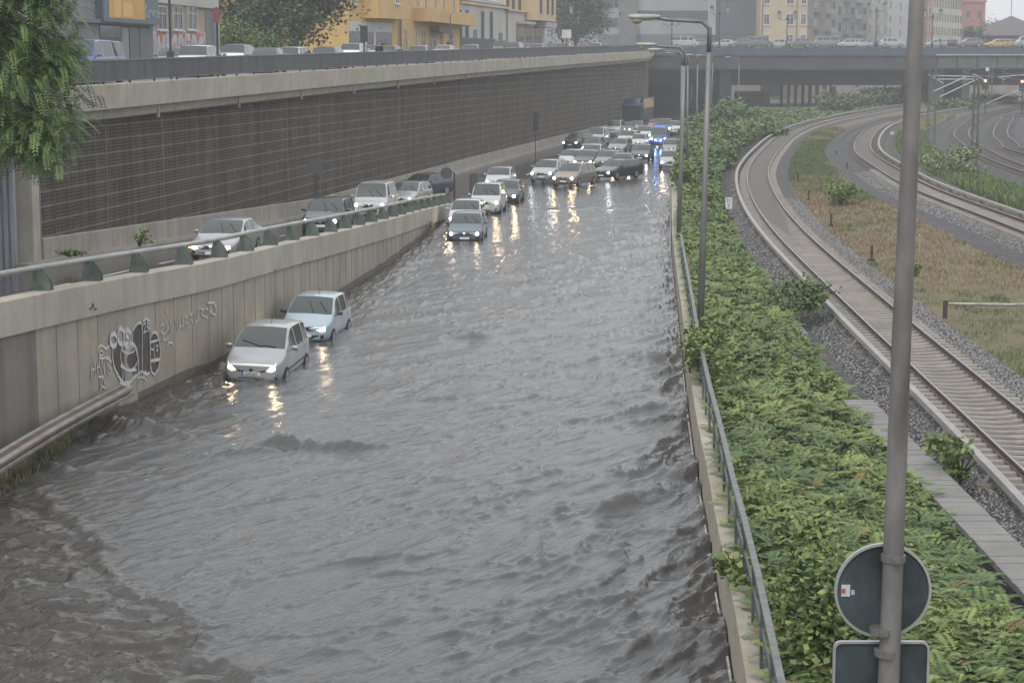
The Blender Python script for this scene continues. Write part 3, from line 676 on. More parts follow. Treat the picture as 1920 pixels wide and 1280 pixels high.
# dark layer of leaves and stems underneath, and the far part of the strip
N = 85000
y = 12+(rng.uniform(0, 1, N)**.9)*300; a0 = ww_np(y)+.42; x = a0+(right_edge(y)+.3-a0)*rng.uniform(0, 1, N)
hh = height(x, y)*np.where(y < 80, rng.uniform(0, .6, N), rng.uniform(.2, 1.1, N)); P_ = np.stack([x, y, strip_z(x, y)+hh], 1)
V, Fq = leaf_cards(P_, np.interp(y, [0,80,200,310], [.16,.24,.42,.6])[:,None], rng, .35)
kind = np.where(y < 85, 2, np.where(fbm(x*.5, y*.3, 2, 5)+rng.uniform(-.2,.2,N) > .5, 0, 4)); kind = np.where((rng.uniform(0,1,N) < .12) & (y > 80), 1, kind)
tag(npmesh('undergrowth', V, Fq, lg, kind), 'dark leafy undergrowth below the green saplings on the strip', 'undergrowth', kind='stuff')
sm_ = MB()
rows = [[(a, yy_, zground(a, yy_)+.03) for a in np.linspace(ww(yy_)+.46, float(right_edge(yy_)), 5)] for yy_ in np.arange(8, 322, 3.0)]
tag(MB().grid(rows).build('strip_soil', mat('soil', (.03,.035,.018), rough=.95, var=.4, scale=3)), kind='structure')
# grasses: brown island and green verges
bl = [mat('grass_tan', (.30,.245,.155), rough=.8, var=.25, scale=1.5), mat('grass_brown', (.22,.155,.105), rough=.8, var=.25, scale=1.5), mat('grass_green', (.11,.15,.06), rough=.8, var=.3, scale=1.5), mat('grass_bright', (.12,.19,.04), rough=.8, var=.3, scale=1.5)]
def blades(name, x, y, z, h, mi, label):
    n = len(x); a = rng.uniform(0, 3.14, n); w = h*.13; l = rng.normal(0, .35, (n,2))*h[:,None]
    dx, dy = np.cos(a)*w, np.sin(a)*w
    V = np.stack([np.stack([x-dx,y-dy,z],1), np.stack([x+dx,y+dy,z],1), np.stack([x+dx*.5+l[:,0],y+dy*.5+l[:,1],z+h],1), np.stack([x-dx*.5+l[:,0],y-dy*.5+l[:,1],z+h],1)], 1).reshape(-1,3)
    return tag(npmesh(name, V, np.arange(4*n).reshape(-1,4), bl, mi), label, 'grass', kind='stuff')
T2P = np.array([[p.x,p.y,p.z] for p in tracks[1]]); t2 = lambda y: np.interp(y, T2P[:,1], T2P[:,0]); t1 = lambda y: np.interp(y, TP[:,1], TP[:,0])
N = 150000; y = 38+rng.uniform(0,1,N)**1.1*190; w0 = t1(y)+2.3; w1 = t2(y)-np.interp(y,[90,150],[4.0,3.6]); x = w0+(w1-w0)*rng.uniform(0,1,N); ok = (w1-w0 > .3)
gn = fbm(x*.22, y*.09, 3, 13)+rng.uniform(-.13,.13,N); far = np.interp(y, [110,160], [0,.18])
tuft = fbm(x*1.1, y*.8, 2, 31); keep = ok & (tuft+rng.uniform(-.25,.25,N) > .38)
mi = np.where(gn+far > .56, 2, np.where(rng.uniform(0,1,N) > .42, 0, 1))
h = np.interp(y, [40,120,200], [.10,.17,.32])*rng.uniform(.4, 1.2, N)*(.5+tuft)
blades('dry_grass', x[keep], y[keep], (-8.49+.005*(y-54)-.44)[keep], h[keep], mi[keep], 'dry brown and tan grass between the first and second track')
T3P = np.array([[p.x,p.y,p.z] for p in tracks[2]]); t3 = lambda y: np.interp(y, T3P[:,1], T3P[:,0])
N = 42000; y = 105+rng.uniform(0,1,N)*165; w0 = t2(y)+3.3; w1 = t3(y)-4.0; x = w0+(w1-w0)*rng.uniform(0,1,N); ok = w1 > w0
mi = np.where(rng.uniform(0,1,N) < .2, 3, 2); mi = np.where((y > 215) & (rng.uniform(0,1,N) < .6), 0, mi)
blades('green_grass', x[ok], y[ok], (-8.49+.005*(y-54)-.44)[ok], rng.uniform(.2,.62,N)[ok], mi[ok], 'rough green grass between the second and third track')
N = 5000; y = rng.uniform(31, 47, N); e = np.interp(y, [30,37,42,46], [-10.9,-10.45,-10.2,-10.4]); a = rw_np(y)+.03; x = a+(e-a)*rng.uniform(0,1,N)**.8; ok = e > a
blades('bank_grass', x[ok], y[ok], (-8.84+.30*(e-x))[ok], rng.uniform(.06,.2,N)[ok], np.where(rng.uniform(0,1,N) < .45, 1, 2)[ok], 'short wet grass on the bank behind the guard rail')
# cable trough of ribbed slabs
ct = MB(); Y_ = 22.0; kk = 0; ntr = 0
while Y_ < 73:
    x = float(np.interp(Y_, [22,32,44.5,70], [8.40,8.50,8.56,9.0]))
    gap = 47 < Y_ < 59 or 63 < Y_ < 67
    if not gap: ct.box((x, Y_, -8.40+.005*((kk*7)%3)), (.74, .251, .12-.012*(kk%2)), rz=.01*((kk*5)%3-1))
    Y_ += .25; kk += 1
    if (gap or Y_ >= 73) and ct.f:
        tag(ct.build('cable_trough', concrete('trough_concrete', (.22,.215,.21), .3)), ['long pale ribbed concrete trough running past the near sign pole', 'short piece of ribbed trough peeping out of the green strip beyond the gap', 'farthest short piece of ribbed trough near the green strip edge'][ntr], 'cable trough', 'pieces of the concrete cable trough'); ct = MB(); ntr += 1
# bushes that stand out from the strip
def shrub(name, label, c, rx, ry, h, n, size, mats, cat='bush', group=None, seed=1, stems=7, zb=None):
    r = np.random.default_rng(seed); t = empty(name, c, label, cat, group)
    sb = MB()
    for k in range(stems):
        a = r.uniform(0, 6.28); q = Vector(c)+Vector((math.cos(a)*rx*.7, math.sin(a)*ry*.7, h*r.uniform(.6,.95))); sb.tube([c, (Vector(c)+q)/2+Vector((0,0,h*.1)), q], [.03,.02,.008], 5)
    sb.build('stem', mat('stem_bark', (.07,.055,.035), rough=.9, var=.3), t)
    nc = max(6, n//140); C = np.stack([r.normal(0,.45,nc)*rx, r.normal(0,.45,nc)*ry, r.uniform(.15,1,nc)*h], 1)
    w = r.integers(0, nc, n); P = C[w]+r.normal(0, 1, (n,3))*np.array([rx*.22, ry*.22, h*.16]); P[:,2] = np.abs(P[:,2])+.02
    V, Fq = leaf_cards(P+np.array(c), size, r, .45, .7)
    npmesh('foliage', V, Fq, mats, (w+r.integers(0,2,n)) % len(mats), t)
    return t
shrub('broadleaf_bush', 'broad leaved bush growing against the wall railing beside the round sign', (4.25, 25.2, -7.9), .55, 2.2, 1.2, 6500, .105, [lg[0], lg[1], lg[2]], group=None, seed=5)
shrub('broadleaf_bush', 'pale leafy shrub hanging over the wall at the foot of the nearest full lamp post', at(1318, 700, z=-7.6), .6, 1.6, 1.0, 1500, .13, [lg[1], lg[0]], seed=6)
shrub('vine', 'leafy vine spilling over the wall edge onto the flood near the bottom', at(1372, 1085, z=-7.75), .33, 1.0, .35, 260, .13, [lg[0], lg[1]], cat='vine', seed=8)
shrub('broadleaf_bush', 'small overhanging bush at the wall where the tall grey lamp posts crowd', at(1262, 350, z=-7.6)+Vector((.3,0,0)), .8, 3, 1.4, 900, .24, [lg[0], lg[1]], seed=9)
shrub('round_bush', 'round bright green bush alone on the brown grass island', at(1576, 382, z=-8.45), 1.1, 1.6, .95, 2200, .16, [mat('bush_bright', (.085,.17,.03), rough=.6, var=.3, scale=3), lg[1]], seed=12)
shrub('sapling_bush', 'dark leafy sapling bush at the left edge of the ballast beside the strip', at(1490, 590, z=-8.5), .9, 2.2, .9, 1800, .15, [lg[0], lg[2], lg[4]], seed=13)
shrub('sapling_bush', 'light sapling standing in the ballast right of the concrete trough', at(1800, 905, z=-8.6), .5, 1.1, .8, 420, .17, [lg[1], lg[4]], seed=14)
shrub('weed', 'tiny green weed in front of the near post sprouting through brown grass', at(1712, 520, z=-8.5), .3, .4, .5, 160, .12, [lg[0]], cat='weed', seed=15)
shrub('elder_bush', 'pale flowering bush in the grass behind the near post', at(1790, 325, z=-8.2), 2.2, 2.5, 1.5, 1500, .22, [mat('leaf_pale', (.3,.33,.22), rough=.7, var=.2), lg[1], bl[2]], seed=16)
shrub('weed', 'bright weed at the foot of the plinth left of the silver saloon', at(262, 462, z=-6.8), .35, .4, .55, 160, .13, [lg[0], lg[1]], cat='weed', seed=17)
shrub('weed', 'low weed patch on the ramp gutter near the end pier', at(130, 481, z=-6.9), .7, .3, .2, 160, .12, [lg[0], lg[1]], cat='weed', seed=18)
shrub('weed', 'weed growing at the water line where the ramp wall dips under', at(797, 437, z=-8.8), .3, .5, .7, 160, .16, [lg[0], lg[1]], cat='weed', seed=19)
sd = 20
for px, py, rx, ry, h in ((1348,228,1.7,6,2.6),(1378,234,2.2,7,3.0),(1412,240,2.0,6,2.3),(1334,268,1.2,6,1.7),(1352,300,1.1,5,1.1),(1437,248,1.6,5,1.2),(1312,300,.6,6,1.0)):
    sd += 1; shrub('thicket_bush', ['mounded bush at the left of the thicket, by the lamp posts','tallest mounded bush in the middle of the thicket before the bridge','right shoulder bush of the thicket, next to the slim bridge columns','lower bush on the road side of the thicket','lower bush of the thicket nearest the white kilometre plate','low bush where the thicket meets the first curved track','narrow bush of the thicket hugging the wall near the stuck cars'][sd-21], at(px, py+10, z=-8.2), rx, ry, h, 2600, .42, [lg[0], lg[4], lg[2] if sd % 2 else lg[4]], group='bushes of the thicket before the bridge', seed=sd)
for px, py, rx, h in ((1600,196,5,2.2),(1640,190,5,2.4),(1680,186,5,2.6),(1575,204,3,2.2),(1800,200,6,1.4),(1870,188,6,1.4)):
    sd += 1; shrub('hedge_bush', ['bush under the bridge, farthest from the near post of three','bush under the bridge, second from the near post','bush under the bridge just left of the near post','bush right beside the slim bridge columns','yellowish bush behind the lattice mast','yellowish bush below the second red signal'][sd-28], at(px, py+8, z=-7.8), rx, 4, h, 1500, .5, [lg[4], lg[0], bl[2]], group='bushes near the far end of the tracks', seed=sd)
# ============================================================ VEHICLES
glass = mat('car_glass', (.035,.045,.043), rough=.06, var=0, coord='obj', spec=.9)
rubber = mat('tyre_rubber', (.02,.02,.021), rough=.8, var=.2, coord='obj'); rimm = mat('rim_alloy', (.35,.36,.37), rough=.35, metal=.7, var=.1, coord='obj')
blk = mat('black_trim', (.018,.018,.02), rough=.5, var=.2, coord='obj'); chrome = mat('chrome', (.6,.6,.62), rough=.15, metal=1, var=0)
plate_m = mat('plate_white', (.7,.7,.68), rough=.5, var=.05, coord='obj'); plate_b = mat('plate_blue', (.03,.08,.45), rough=.5, var=0)
lens = mat('lens_dim', (.45,.46,.47), rough=.1, var=0, metal=.4)
lens_lit = mat('lens_lit', (.5,.48,.42), rough=.1, emit=(1,.84,.64), estr=1.3, var=0)
hl_on = mat('headlight_warm', (.9,.85,.7), emit=(1,.70,.40), estr=36, var=0)
hl_white = mat('headlight_cold', (.9,.9,.9), emit=(.93,.96,1), estr=17, var=0)
hl_dim = mat('headlight_low', (.9,.85,.7), emit=(1,.8,.55), estr=8, var=0)
amber = mat('amber_lamp', (.9,.35,.05), emit=(1,.42,.12), estr=9, var=0)
blue_on = mat('blue_flash', (.1,.25,1), emit=(.10,.30,1), estr=60, var=0)
red_lamp = mat('tail_red', (.35,.02,.02), rough=.2, var=0)
def paint(name, c, metal=.25): return mat('paint_'+name, c, rough=.32, metal=metal, var=.06, scale=2, coord='obj', coat=.7)
PT = {k: paint(k, c, m) for k, c, m in [('silver',(.38,.39,.40),.35),('white',(.46,.47,.475),.0),('pale_blue',(.34,.43,.49),.1),('slate',(.085,.115,.14),.4),('charcoal',(.035,.037,.045),.3),('black',(.014,.015,.017),.2),('beige',(.29,.25,.205),.5),('grey',(.19,.195,.2),.4),('dark_blue',(.03,.035,.07),.3),('green_grey',(.14,.175,.165),.3),('blue',(.06,.09,.24),.3),('van_blue',(.09,.13,.33),.2),('yellow',(.55,.36,.04),.0),('police',(.03,.08,.24),.1),('truck_blue',(.02,.035,.09),.2),('red',(.30,.03,.02),.1),('light_grey',(.25,.26,.27),.4)]}
# name: L, W, H, belt, nose, cowl(x,z), roof front x, B pillar, C pillar, roof end x, rear glass foot (x,z), wheel r, wheelbase start/end, ground clearance
TY = {
 'hatch':  dict(L=3.75,W=1.66,H=1.50,belt=.93,nose=.80,cowl=(.88,1.00),rf=1.62,bp=2.05,cp=2.95,re=3.40,rw=(3.66,1.02),wr=.29,wb=(.72,3.12),zb=.18),
 'mini_mpv':dict(L=3.99,W=1.70,H=1.60,belt=.98,nose=.84,cowl=(.90,1.08),rf=1.78,bp=2.15,cp=3.10,re=3.62,rw=(3.90,1.08),wr=.30,wb=(.76,3.32),zb=.18),
 'golf':   dict(L=4.25,W=1.78,H=1.49,belt=.93,nose=.74,cowl=(1.12,.99),rf=1.90,bp=2.35,cp=3.25,re=3.80,rw=(4.15,1.0),wr=.31,wb=(.86,3.46),zb=.17),
 'saloon': dict(L=4.75,W=1.80,H=1.43,belt=.92,nose=.72,cowl=(1.35,.96),rf=2.20,bp=2.62,cp=3.45,re=3.55,rw=(4.20,1.02),wr=.32,wb=(.85,3.60),zb=.17),
 'wagon':  dict(L=4.75,W=1.82,H=1.48,belt=.94,nose=.74,cowl=(1.30,.98),rf=2.08,bp=2.52,cp=3.42,re=4.35,rw=(4.68,1.0),wr=.33,wb=(.88,3.62),zb=.17),
 'suv':    dict(L=4.50,W=1.86,H=1.67,belt=1.08,nose=.92,cowl=(1.10,1.13),rf=1.85,bp=2.35,cp=3.25,re=3.95,rw=(4.38,1.12),wr=.36,wb=(.88,3.56),zb=.22),
 'mpv':    dict(L=4.45,W=1.83,H=1.66,belt=1.0,nose=.82,cowl=(.95,1.10),rf=1.85,bp=2.30,cp=3.25,re=4.05,rw=(4.38,1.05),wr=.32,wb=(.86,3.60),zb=.18),
 'van':    dict(L=4.90,W=1.90,H=1.97,belt=1.18,nose=1.00,cowl=(.78,1.22),rf=1.35,bp=1.95,cp=3.2,re=4.72,rw=(4.86,1.2),wr=.34,wb=(.90,3.90),zb=.20),
 'small_van':dict(L=4.35,W=1.83,H=1.83,belt=1.10,nose=.95,cowl=(.95,1.16),rf=1.62,bp=2.12,cp=3.0,re=4.18,rw=(4.30,1.1),wr=.32,wb=(.86,3.56),zb=.19),
}
def bake(ob):
    dg = bpy.context.evaluated_depsgraph_get(); me = bpy.data.meshes.new_from_object(ob.evaluated_get(dg)); return me
def body_meshes(p, panel_van):
    L, Wd, Hh = p['L'], p['W']/2, p['H']; zb = p['zb']; cx, cz = p['cowl']; rx, rz = p['rw']
    roof = lambda x: Hh-.05*((x-p['rf']-.6)/L)**2*4
    mx_ = (cx+p['rf'])/2
    ST = [(0,.74,zb+.12,p['nose']-.16),(.05,.84,zb+.06,p['nose']-.06),(.22,.945,zb,p['nose']),(.5,.985,zb,p['nose']+.05),(cx,1,zb,cz),(mx_,1,zb,(cz+Hh-.03)/2+.03),(p['rf'],1,zb,Hh-.035),(p['bp']-.045,1,zb,Hh-.005),(p['bp']+.045,1,zb,Hh),(p['cp']-.045,1,zb,Hh-.01),(p['cp']+.06,1,zb,Hh-.02),(p['re'],.985,zb,Hh-.07),(rx,.96,zb,rz),(L-.05 if L-.05 > rx+.03 else rx+.035,.93,zb+.02,rz-.10 if L-rx < .3 else rz-.01),(L,.86,zb+.1,rz-.22 if L-rx < .3 else rz-.12)]
    rings = []
    for i, (x, ws, z0, zt) in enumerate(ST):
        w = Wd*ws; green = 5 <= i <= 11
        belt = min(p['belt']+.03*(x/L), zt-.05) if (5 <= i <= 12) else zt-.055
        if i == 12: belt = zt-.05
        lean = .20 if p['H'] > 1.8 else .27
        wt = w-(zt-belt)*lean*1.25 if green else w*.93
        wt2 = wt-.05
        zr_ = zt-.05 if green else zt-.025
        half = [(0,z0),(w*.84,z0),(w*.975,z0+.10),(w,(z0+belt)/2),(w*.985,belt-.06),(w*.955,belt),(wt+.01 if green else w*.93,zr_-.012),(wt2 if green else w*.88,zt-.022 if green else zt-.012),(wt2*.55,zt-.002),(0,zt+.008)]
        rings.append([(x-L/2, s_*y, z) for s_, sl in ((1, half),) for y, z in sl])
    nh = 10
    full = []
    for r in rings: full.append([(y, x, z) for x, y, z in r]+[(-y, x, z) for x, y, z in r[-2:0:-1]])
    m = len(full[0]); V = [v for r in full for v in r]; F_ = {'body': [], 'windscreen': [], 'rear_window': [], 'wl0': [], 'wl1': [], 'wl2': [], 'wr0': [], 'wr1': [], 'wr2': []}
    for i in range(len(full)-1):
        for j in range(m):
            q = (i*m+j, i*m+(j+1)%m, (i+1)*m+(j+1)%m, (i+1)*m+j); k = 'body'
            jm = j if j < nh-1 else m-1-j       # mirrored segment index
            if i in (4,5) and jm in (7,8): k = 'windscreen'
            if i == 11 and jm in (7,8): k = 'rear_window'
            if jm == 5:
                sd_ = 'l' if j < nh-1 else 'r'
                if i in (5,6): k = 'w'+sd_+'0'
                if i == 8 and not panel_van: k = 'w'+sd_+'1'
                if i == 10 and not panel_van and p['re']-p['cp'] > .35: k = 'w'+sd_+'2'
            F_[k].append(q)
    for e, rev in ((0, False), (len(full)-1, True)):
        o = e*m
        for j in range(nh-1):
            a, b_, c, d = o+j, o+j+1, o+(m-j-1) % m, o+(m-j) % m
            if j == 0: q = (o, o+1, o+m-1)
            elif j == nh-2: q = (o+j, o+j+1, o+m-j)
            else: q = (o+j, o+j+1, o+m-j-1, o+m-j)
            F_['body'].append(q[::-1] if not rev else q)
    out = {}; CRV = {}
    for k, fs in F_.items():
        if k == 'body' or not fs: continue
        cnt = {}
        for q in fs:
            for v in q: cnt[v] = cnt.get(v, 0)+1
        for v, c_ in cnt.items():
            if c_ == 1: CRV[v] = .75
    for k, fs in F_.items():
        if not fs: continue
        used = sorted({v for f in fs for v in f}); mp_ = {v: i for i, v in enumerate(used)}
        me = bpy.data.meshes.new(k); me.from_pydata([V[v] for v in used], [], [tuple(mp_[v] for v in f) for f in fs]); me.polygons.foreach_set('use_smooth', [True]*len(fs))
        cr = me.attributes.new('crease_vert', 'FLOAT', 'POINT'); cr.data.foreach_set('value', [CRV.get(v, 0.0) for v in used])
        ob = bpy.data.objects.new(k, me); COL.objects.link(ob); md = ob.modifiers.new('s', 'SUBSURF'); md.levels = 2; md.render_levels = 2
        out[k] = bake(ob); bpy.data.objects.remove(ob)
    bmsh = bmesh.new()
    for k, me in out.items(): bmsh.from_mesh(me)
    tree = BVHTree.FromBMesh(bmsh); bmsh.free()
    return out, tree
def decal(b, tree, poly, axis, L, off=.006):
    """poly of (a, z): a is side position for front/rear, length position for the sides; laid on the body skin"""
    pts = []
    n = len(poly); c = (sum(p[0] for p in poly)/n, sum(p[1] for p in poly)/n)
    rings_ = [[(c[0]+(p[0]-c[0])*t, c[1]+(p[1]-c[1])*t) for p in poly] for t in (1, .5)]+[[c]]
    def cast(a, z):
        if axis == 'front': o, d = Vector((a, -L, z)), Vector((0, 1, 0))
        elif axis == 'rear': o, d = Vector((a, L, z)), Vector((0, -1, 0))
        else: sg = 1 if axis == 'left' else -1; o, d = Vector((sg*3, a, z)), Vector((-sg, 0, 0))
        h = tree.ray_cast(o, d)
        if h[0] is None: return None
        return h[0]-d*off
    R = []
    for r in rings_:
        q = [cast(*p) for p in r]
        if any(v is None for v in q): return
        R.append(q)
    flip = axis in ('rear', 'left')
    for k in range(2):
        A, B = R[k], R[k+1]
        for i in range(n):
            j = (i+1) % n
            f = [A[i], A[j], B[j], B[i]] if k == 0 else [A[i], A[j], B[0]]
            b.face(f if not flip else f[::-1])
def circ(cx, cz, r, n=14): return [(cx+r*math.cos(6.2832*k/n), cz+r*math.sin(6.2832*k/n)) for k in range(n)]
PROTO = {}
def make_car(kind, detail=2, style='plain', panel=False):
    key = (kind, detail, style, panel)
    if key in PROTO: return PROTO[key]
    p = TY[kind]; L, Wd = p['L'], p['W']/2; ms, tree = body_meshes(p, panel)
    parts = []      # (name, mesh, mats, sub-parts)
    def M(b, name, mats):
        me = bpy.data.meshes.new(name); me.from_pydata(b.v, [], b.f)
        for m_ in mats: me.materials.append(m_)
        if len(mats) > 1: me.polygons.foreach_set('material_index', b.m)
        me.update(); return me
    me = ms['body']; me.materials.append(None); parts.append(('body', me, 'PAINT'))
    for k in ms:
        if k == 'body': continue
        ms[k].materials.append(glass); parts.append(('windscreen' if k == 'windscreen' else 'rear_window' if k == 'rear_window' else 'side_window', ms[k], None))
    f = -L/2; nz = p['nose']; zb = p['zb']
    def dec(name, polys, axis, mats, off=.006):
        b = MB()
        for q in polys: decal(b, tree, q, axis, L, off)
        if b.f: parts.append((name, M(b, name, mats), None))
    w = Wd
    # headlights
    if kind == 'mini_mpv': hp = [(w*.50,nz-.28),(w*.66,nz-.31),(w*.80,nz-.25),(w*.90,nz-.02),(w*.80,nz-.06),(w*.62,nz-.18)]
    elif kind == 'hatch': hp = [(w*.50,nz-.20),(w*.70,nz-.27),(w*.84,nz-.24),(w*.92,nz-.02),(w*.80,nz-.05)]
    elif kind in ('van','small_van'): hp = [(w*.58,nz-.28),(w*.80,nz-.30),(w*.86,nz-.10),(w*.84,nz-.02),(w*.62,nz-.08)]
    else: hp = [(w*.50,nz-.22),(w*.70,nz-.26),(w*.83,nz-.22),(w*.90,nz-.10),(w*.80,nz-.08),(w*.56,nz-.12)]
    ce = (sum(a for a, z in hp)/len(hp), sum(z for a, z in hp)/len(hp))
    for sg in (1, -1):
        b = MB(); b.mi = 0; q = [(sg*a, z) for a, z in hp]; decal(b, tree, q if sg > 0 else q[::-1], 'front', L, .008)
        b.mi = 1
        r_ = .085 if detail < 3 else .05
        decal(b, tree, circ(sg*ce[0]*1.02, ce[1], r_, 10), 'front', L, .02)
        parts.append(('headlight', M(b, 'headlight', [lens if detail < 3 else lens_lit, None]), 'LAMP'))
    # grille, intake, plate
    if kind == 'mini_mpv':
        dec('grille', [[(w*.50,nz-.25),(w*.47,nz-.30),(0,nz-.37),(0,nz-.32)],[(0,nz-.32),(0,nz-.37),(-w*.47,nz-.30),(-w*.50,nz-.25)]], 'front', [blk])
        dec('lower_intake', [[(w*.80,zb+.20),(w*.80,zb+.14),(-w*.80,zb+.14),(-w*.80,zb+.20)]], 'front', [blk])
        if 0: dec('chrome_strip', [[(w*.5,nz-.25),(w*.47,nz-.27),(.1,nz-.33),(-.1,nz-.33),(-w*.47,nz-.27),(-w*.5,nz-.25),(-.1,nz-.30),(.1,nz-.30)]], 'front', [chrome], .012)
        dec('badge', [circ(0,nz-.27,.06,10)], 'front', [blk], .014)
        dec('fog_lamp', [[(sg*w*.74,zb+.2),(sg*w*.86,zb+.3),(sg*w*.88,zb+.14),(sg*w*.80,zb+.1)][::sg] for sg in (1,-1)], 'front', [blk])
    else:
        big = style in ('dark_front','frown')
        gz0, gz1 = (nz-.24, nz-.10) if not big else (nz-.30, nz-.08)
        dec('grille', [[(w*.42,gz1),(w*.40,gz0),(-w*.40,gz0),(-w*.42,gz1)]], 'front', [blk])
        dec('badge', [circ(0,(gz0+gz1)/2,.062,10)], 'front', [chrome], .014)
        if kind == 'hatch': dec('lower_intake', [[(w*.62,nz-.36),(w*.50,zb+.10),(-w*.50,zb+.10),(-w*.62,nz-.36)]], 'front', [blk])
        else: dec('lower_intake', [[(w*.55,zb+.20),(w*.55,zb+.08),(-w*.55,zb+.08),(-w*.55,zb+.20)]], 'front', [blk])
        if style == 'dark_front': dec('bumper', [[(w*.78,nz-.34),(w*.80,zb+.16),(-w*.80,zb+.16),(-w*.78,nz-.34)]], 'front', [blk], .004)
        if detail > 1: dec('fog_lamp', [[(sg*w*.66,zb+.26),(sg*w*.80,zb+.28),(sg*w*.78,zb+.16),(sg*w*.66,zb+.14)][::sg] for sg in (1,-1)], 'front', [blk])
    pz = zb+.30 if kind in ('mini_mpv',) else nz-.38
    b = MB(); b.mi = 0; decal(b, tree, [(.26,pz+.055),(.26,pz-.055),(-.26,pz-.055),(-.26,pz+.055)], 'front', L, .016)
    b.mi = 1; decal(b, tree, [(-.215,pz+.055),(-.215,pz-.055),(-.26,pz-.055),(-.26,pz+.055)], 'front', L, .019)
    if b.f: parts.append(('number_plate', M(b, 'number_plate', [plate_m, plate_b]), None))
    if detail > 1:
        dec('number_plate', [[(.26,zb+.55),(.26,zb+.44),(-.26,zb+.44),(-.26,zb+.55)]], 'rear', [plate_m], .012)
        # shut lines and handles
        for sd_ in ('left', 'right'):
            ln = []
            for x in (p['cowl'][0]+.12, p['bp'], p['cp']+.02):
                x -= L/2; ln.append([(x-.008,p['belt']-.03),(x+.008,p['belt']-.03),(x+.008,zb+.12),(x-.008,zb+.12)])
            ln.append([(p['cowl'][0]-L/2+.1,zb+.16),(p['cp']-L/2+.1,zb+.16),(p['cp']-L/2+.1,zb+.145),(p['cowl'][0]-L/2+.1,zb+.145)])
            dec('door_gap', ln, sd_, [blk], .003)
            for x in (p['bp'],p['cp']): dec('door_handle', [[(x-L/2-.18,p['belt']-.10),(x-L/2-.02,p['belt']-.10),(x-L/2-.02,p['belt']-.13),(x-L/2-.18,p['belt']-.13)]], sd_, [blk if detail > 2 else chrome], .02)
            if kind == 'mini_mpv': dec('rubbing_strip', [[(p['cowl'][0]-L/2+.15,.50),(p['cp']-L/2,.55),(p['cp']-L/2,.515),(p['cowl'][0]-L/2+.15,.465)]], sd_, [blk], .015)
        # windscreen wipers
        b = MB(); cz = p['cowl'][1]; cy = p['cowl'][0]-L/2
        def onglass(a, z):
            h = tree.ray_cast(Vector((a, -L, z)), Vector((0,1,0))); return h[0]-Vector((0,.02,0)) if h[0] is not None else None
        if kind == 'mini_mpv': wl_ = [((w*.1,cz+.03),(-w*.62,cz+.16)),((w*.55,cz+.03),(w*.1,cz+.06))]
        else: wl_ = [((w*.12,cz+.05),(-w*.12,cz+.34)),((w*.66,cz+.06),(w*.28,cz+.33))]
        for a_, c_ in wl_:
            A_, C_ = onglass(*a_), onglass(*c_)
            if A_ and C_: b.bar(A_, C_, .025)
        if b.f: parts.append(('wiper', M(b, 'wiper', [blk]), None))
        if kind in ('mini_mpv','hatch'): b = MB(); b.tube([(.05, p['rf']-L/2+.35, p['H']-.02),(.05, p['rf']-L/2+.55, p['H']+.17)], .008, 4); parts.append(('aerial', M(b, 'aerial', [blk]), None))
    if style == 'rails' or kind in ('wagon','suv') and detail > 1:
        b = MB()
        for sg in (1, -1): b.tube([(sg*(w-.33), p['rf']-L/2+.25, p['H']-.03),(sg*(w-.32), p['rf']-L/2+.35, p['H']+.03),(sg*(w-.32), p['re']-L/2-.2, p['H']+.01),(sg*(w-.33), p['re']-L/2-.1, p['H']-.06)], .018, 5)
        parts.append(('roof_rail', M(b, 'roof_rail', [blk]), None))
    for sd_ in ('left','right'): dec('wheel_arch', [circ(x-L/2, p['wr'], p['wr']+.055, 16) for x in p['wb']], sd_, [blk], .004)
    for sg in (1,-1): dec('tail_lamp', [[(sg*w*.72,rz_),(sg*w*.92,rz_),(sg*w*.92,rz_-.22),(sg*w*.74,rz_-.2)][::-sg] for rz_ in (p['rw'][1]-.16,)], 'rear', [red_lamp])
    # mirrors
    cy = (p['cowl'][0]*.65+p['rf']*.35)-L/2
    for sg in (1,-1):
        b = MB(); c = Vector((sg*(w+.10), cy, p['belt']+.09)); i0 = len(b.v)
        for k, (dy, s_) in enumerate(((-.10,.35),(-.07,.8),(0,1),(.05,.92))):
            for j in range(8):
                a = 6.2832*j/8; b.v.append((c.x+math.cos(a)*.115*s_, c.y+dy, c.z+math.sin(a)*.075*s_))
        for k in range(3):
            for j in range(8): b.f.append((i0+k*8+j, i0+k*8+(j+1)%8, i0+(k+1)*8+(j+1)%8, i0+(k+1)*8+j)); b.m.append(0)
        b.f.append(tuple(i0+j for j in range(8))); b.m.append(0); b.f.append(tuple(i0+24+j for j in range(8))); b.m.append(0)
        b.bar((sg*(w-.06), cy, p['belt']-.01), (sg*(w+.06), cy, p['belt']+.05), .05, .03)
        me = M(b, 'wing_mirror', [None]); me.polygons.foreach_set('use_smooth', [True]*len(b.f)); parts.append(('wing_mirror', me, 'MIRROR'))
    tw = MB(); tw.tube([(-.10,0,0),(-.085,0,0),(.085,0,0),(.10,0,0)], [p['wr']*.93,p['wr'],p['wr'],p['wr']*.93], 20); tyre = M(tw, 'tyre', [rubber])
    rw_ = MB()
    for s_ in (-1,1):
        rw_.tube([(s_*.102,0,0),(s_*.108,0,0)], [p['wr']*.66,p['wr']*.6], 16)
    rim = M(rw_, 'rim', [rimm])
    PROTO[key] = dict(parts=parts, tyre=tyre, rim=rim, p=p); return PROTO[key]
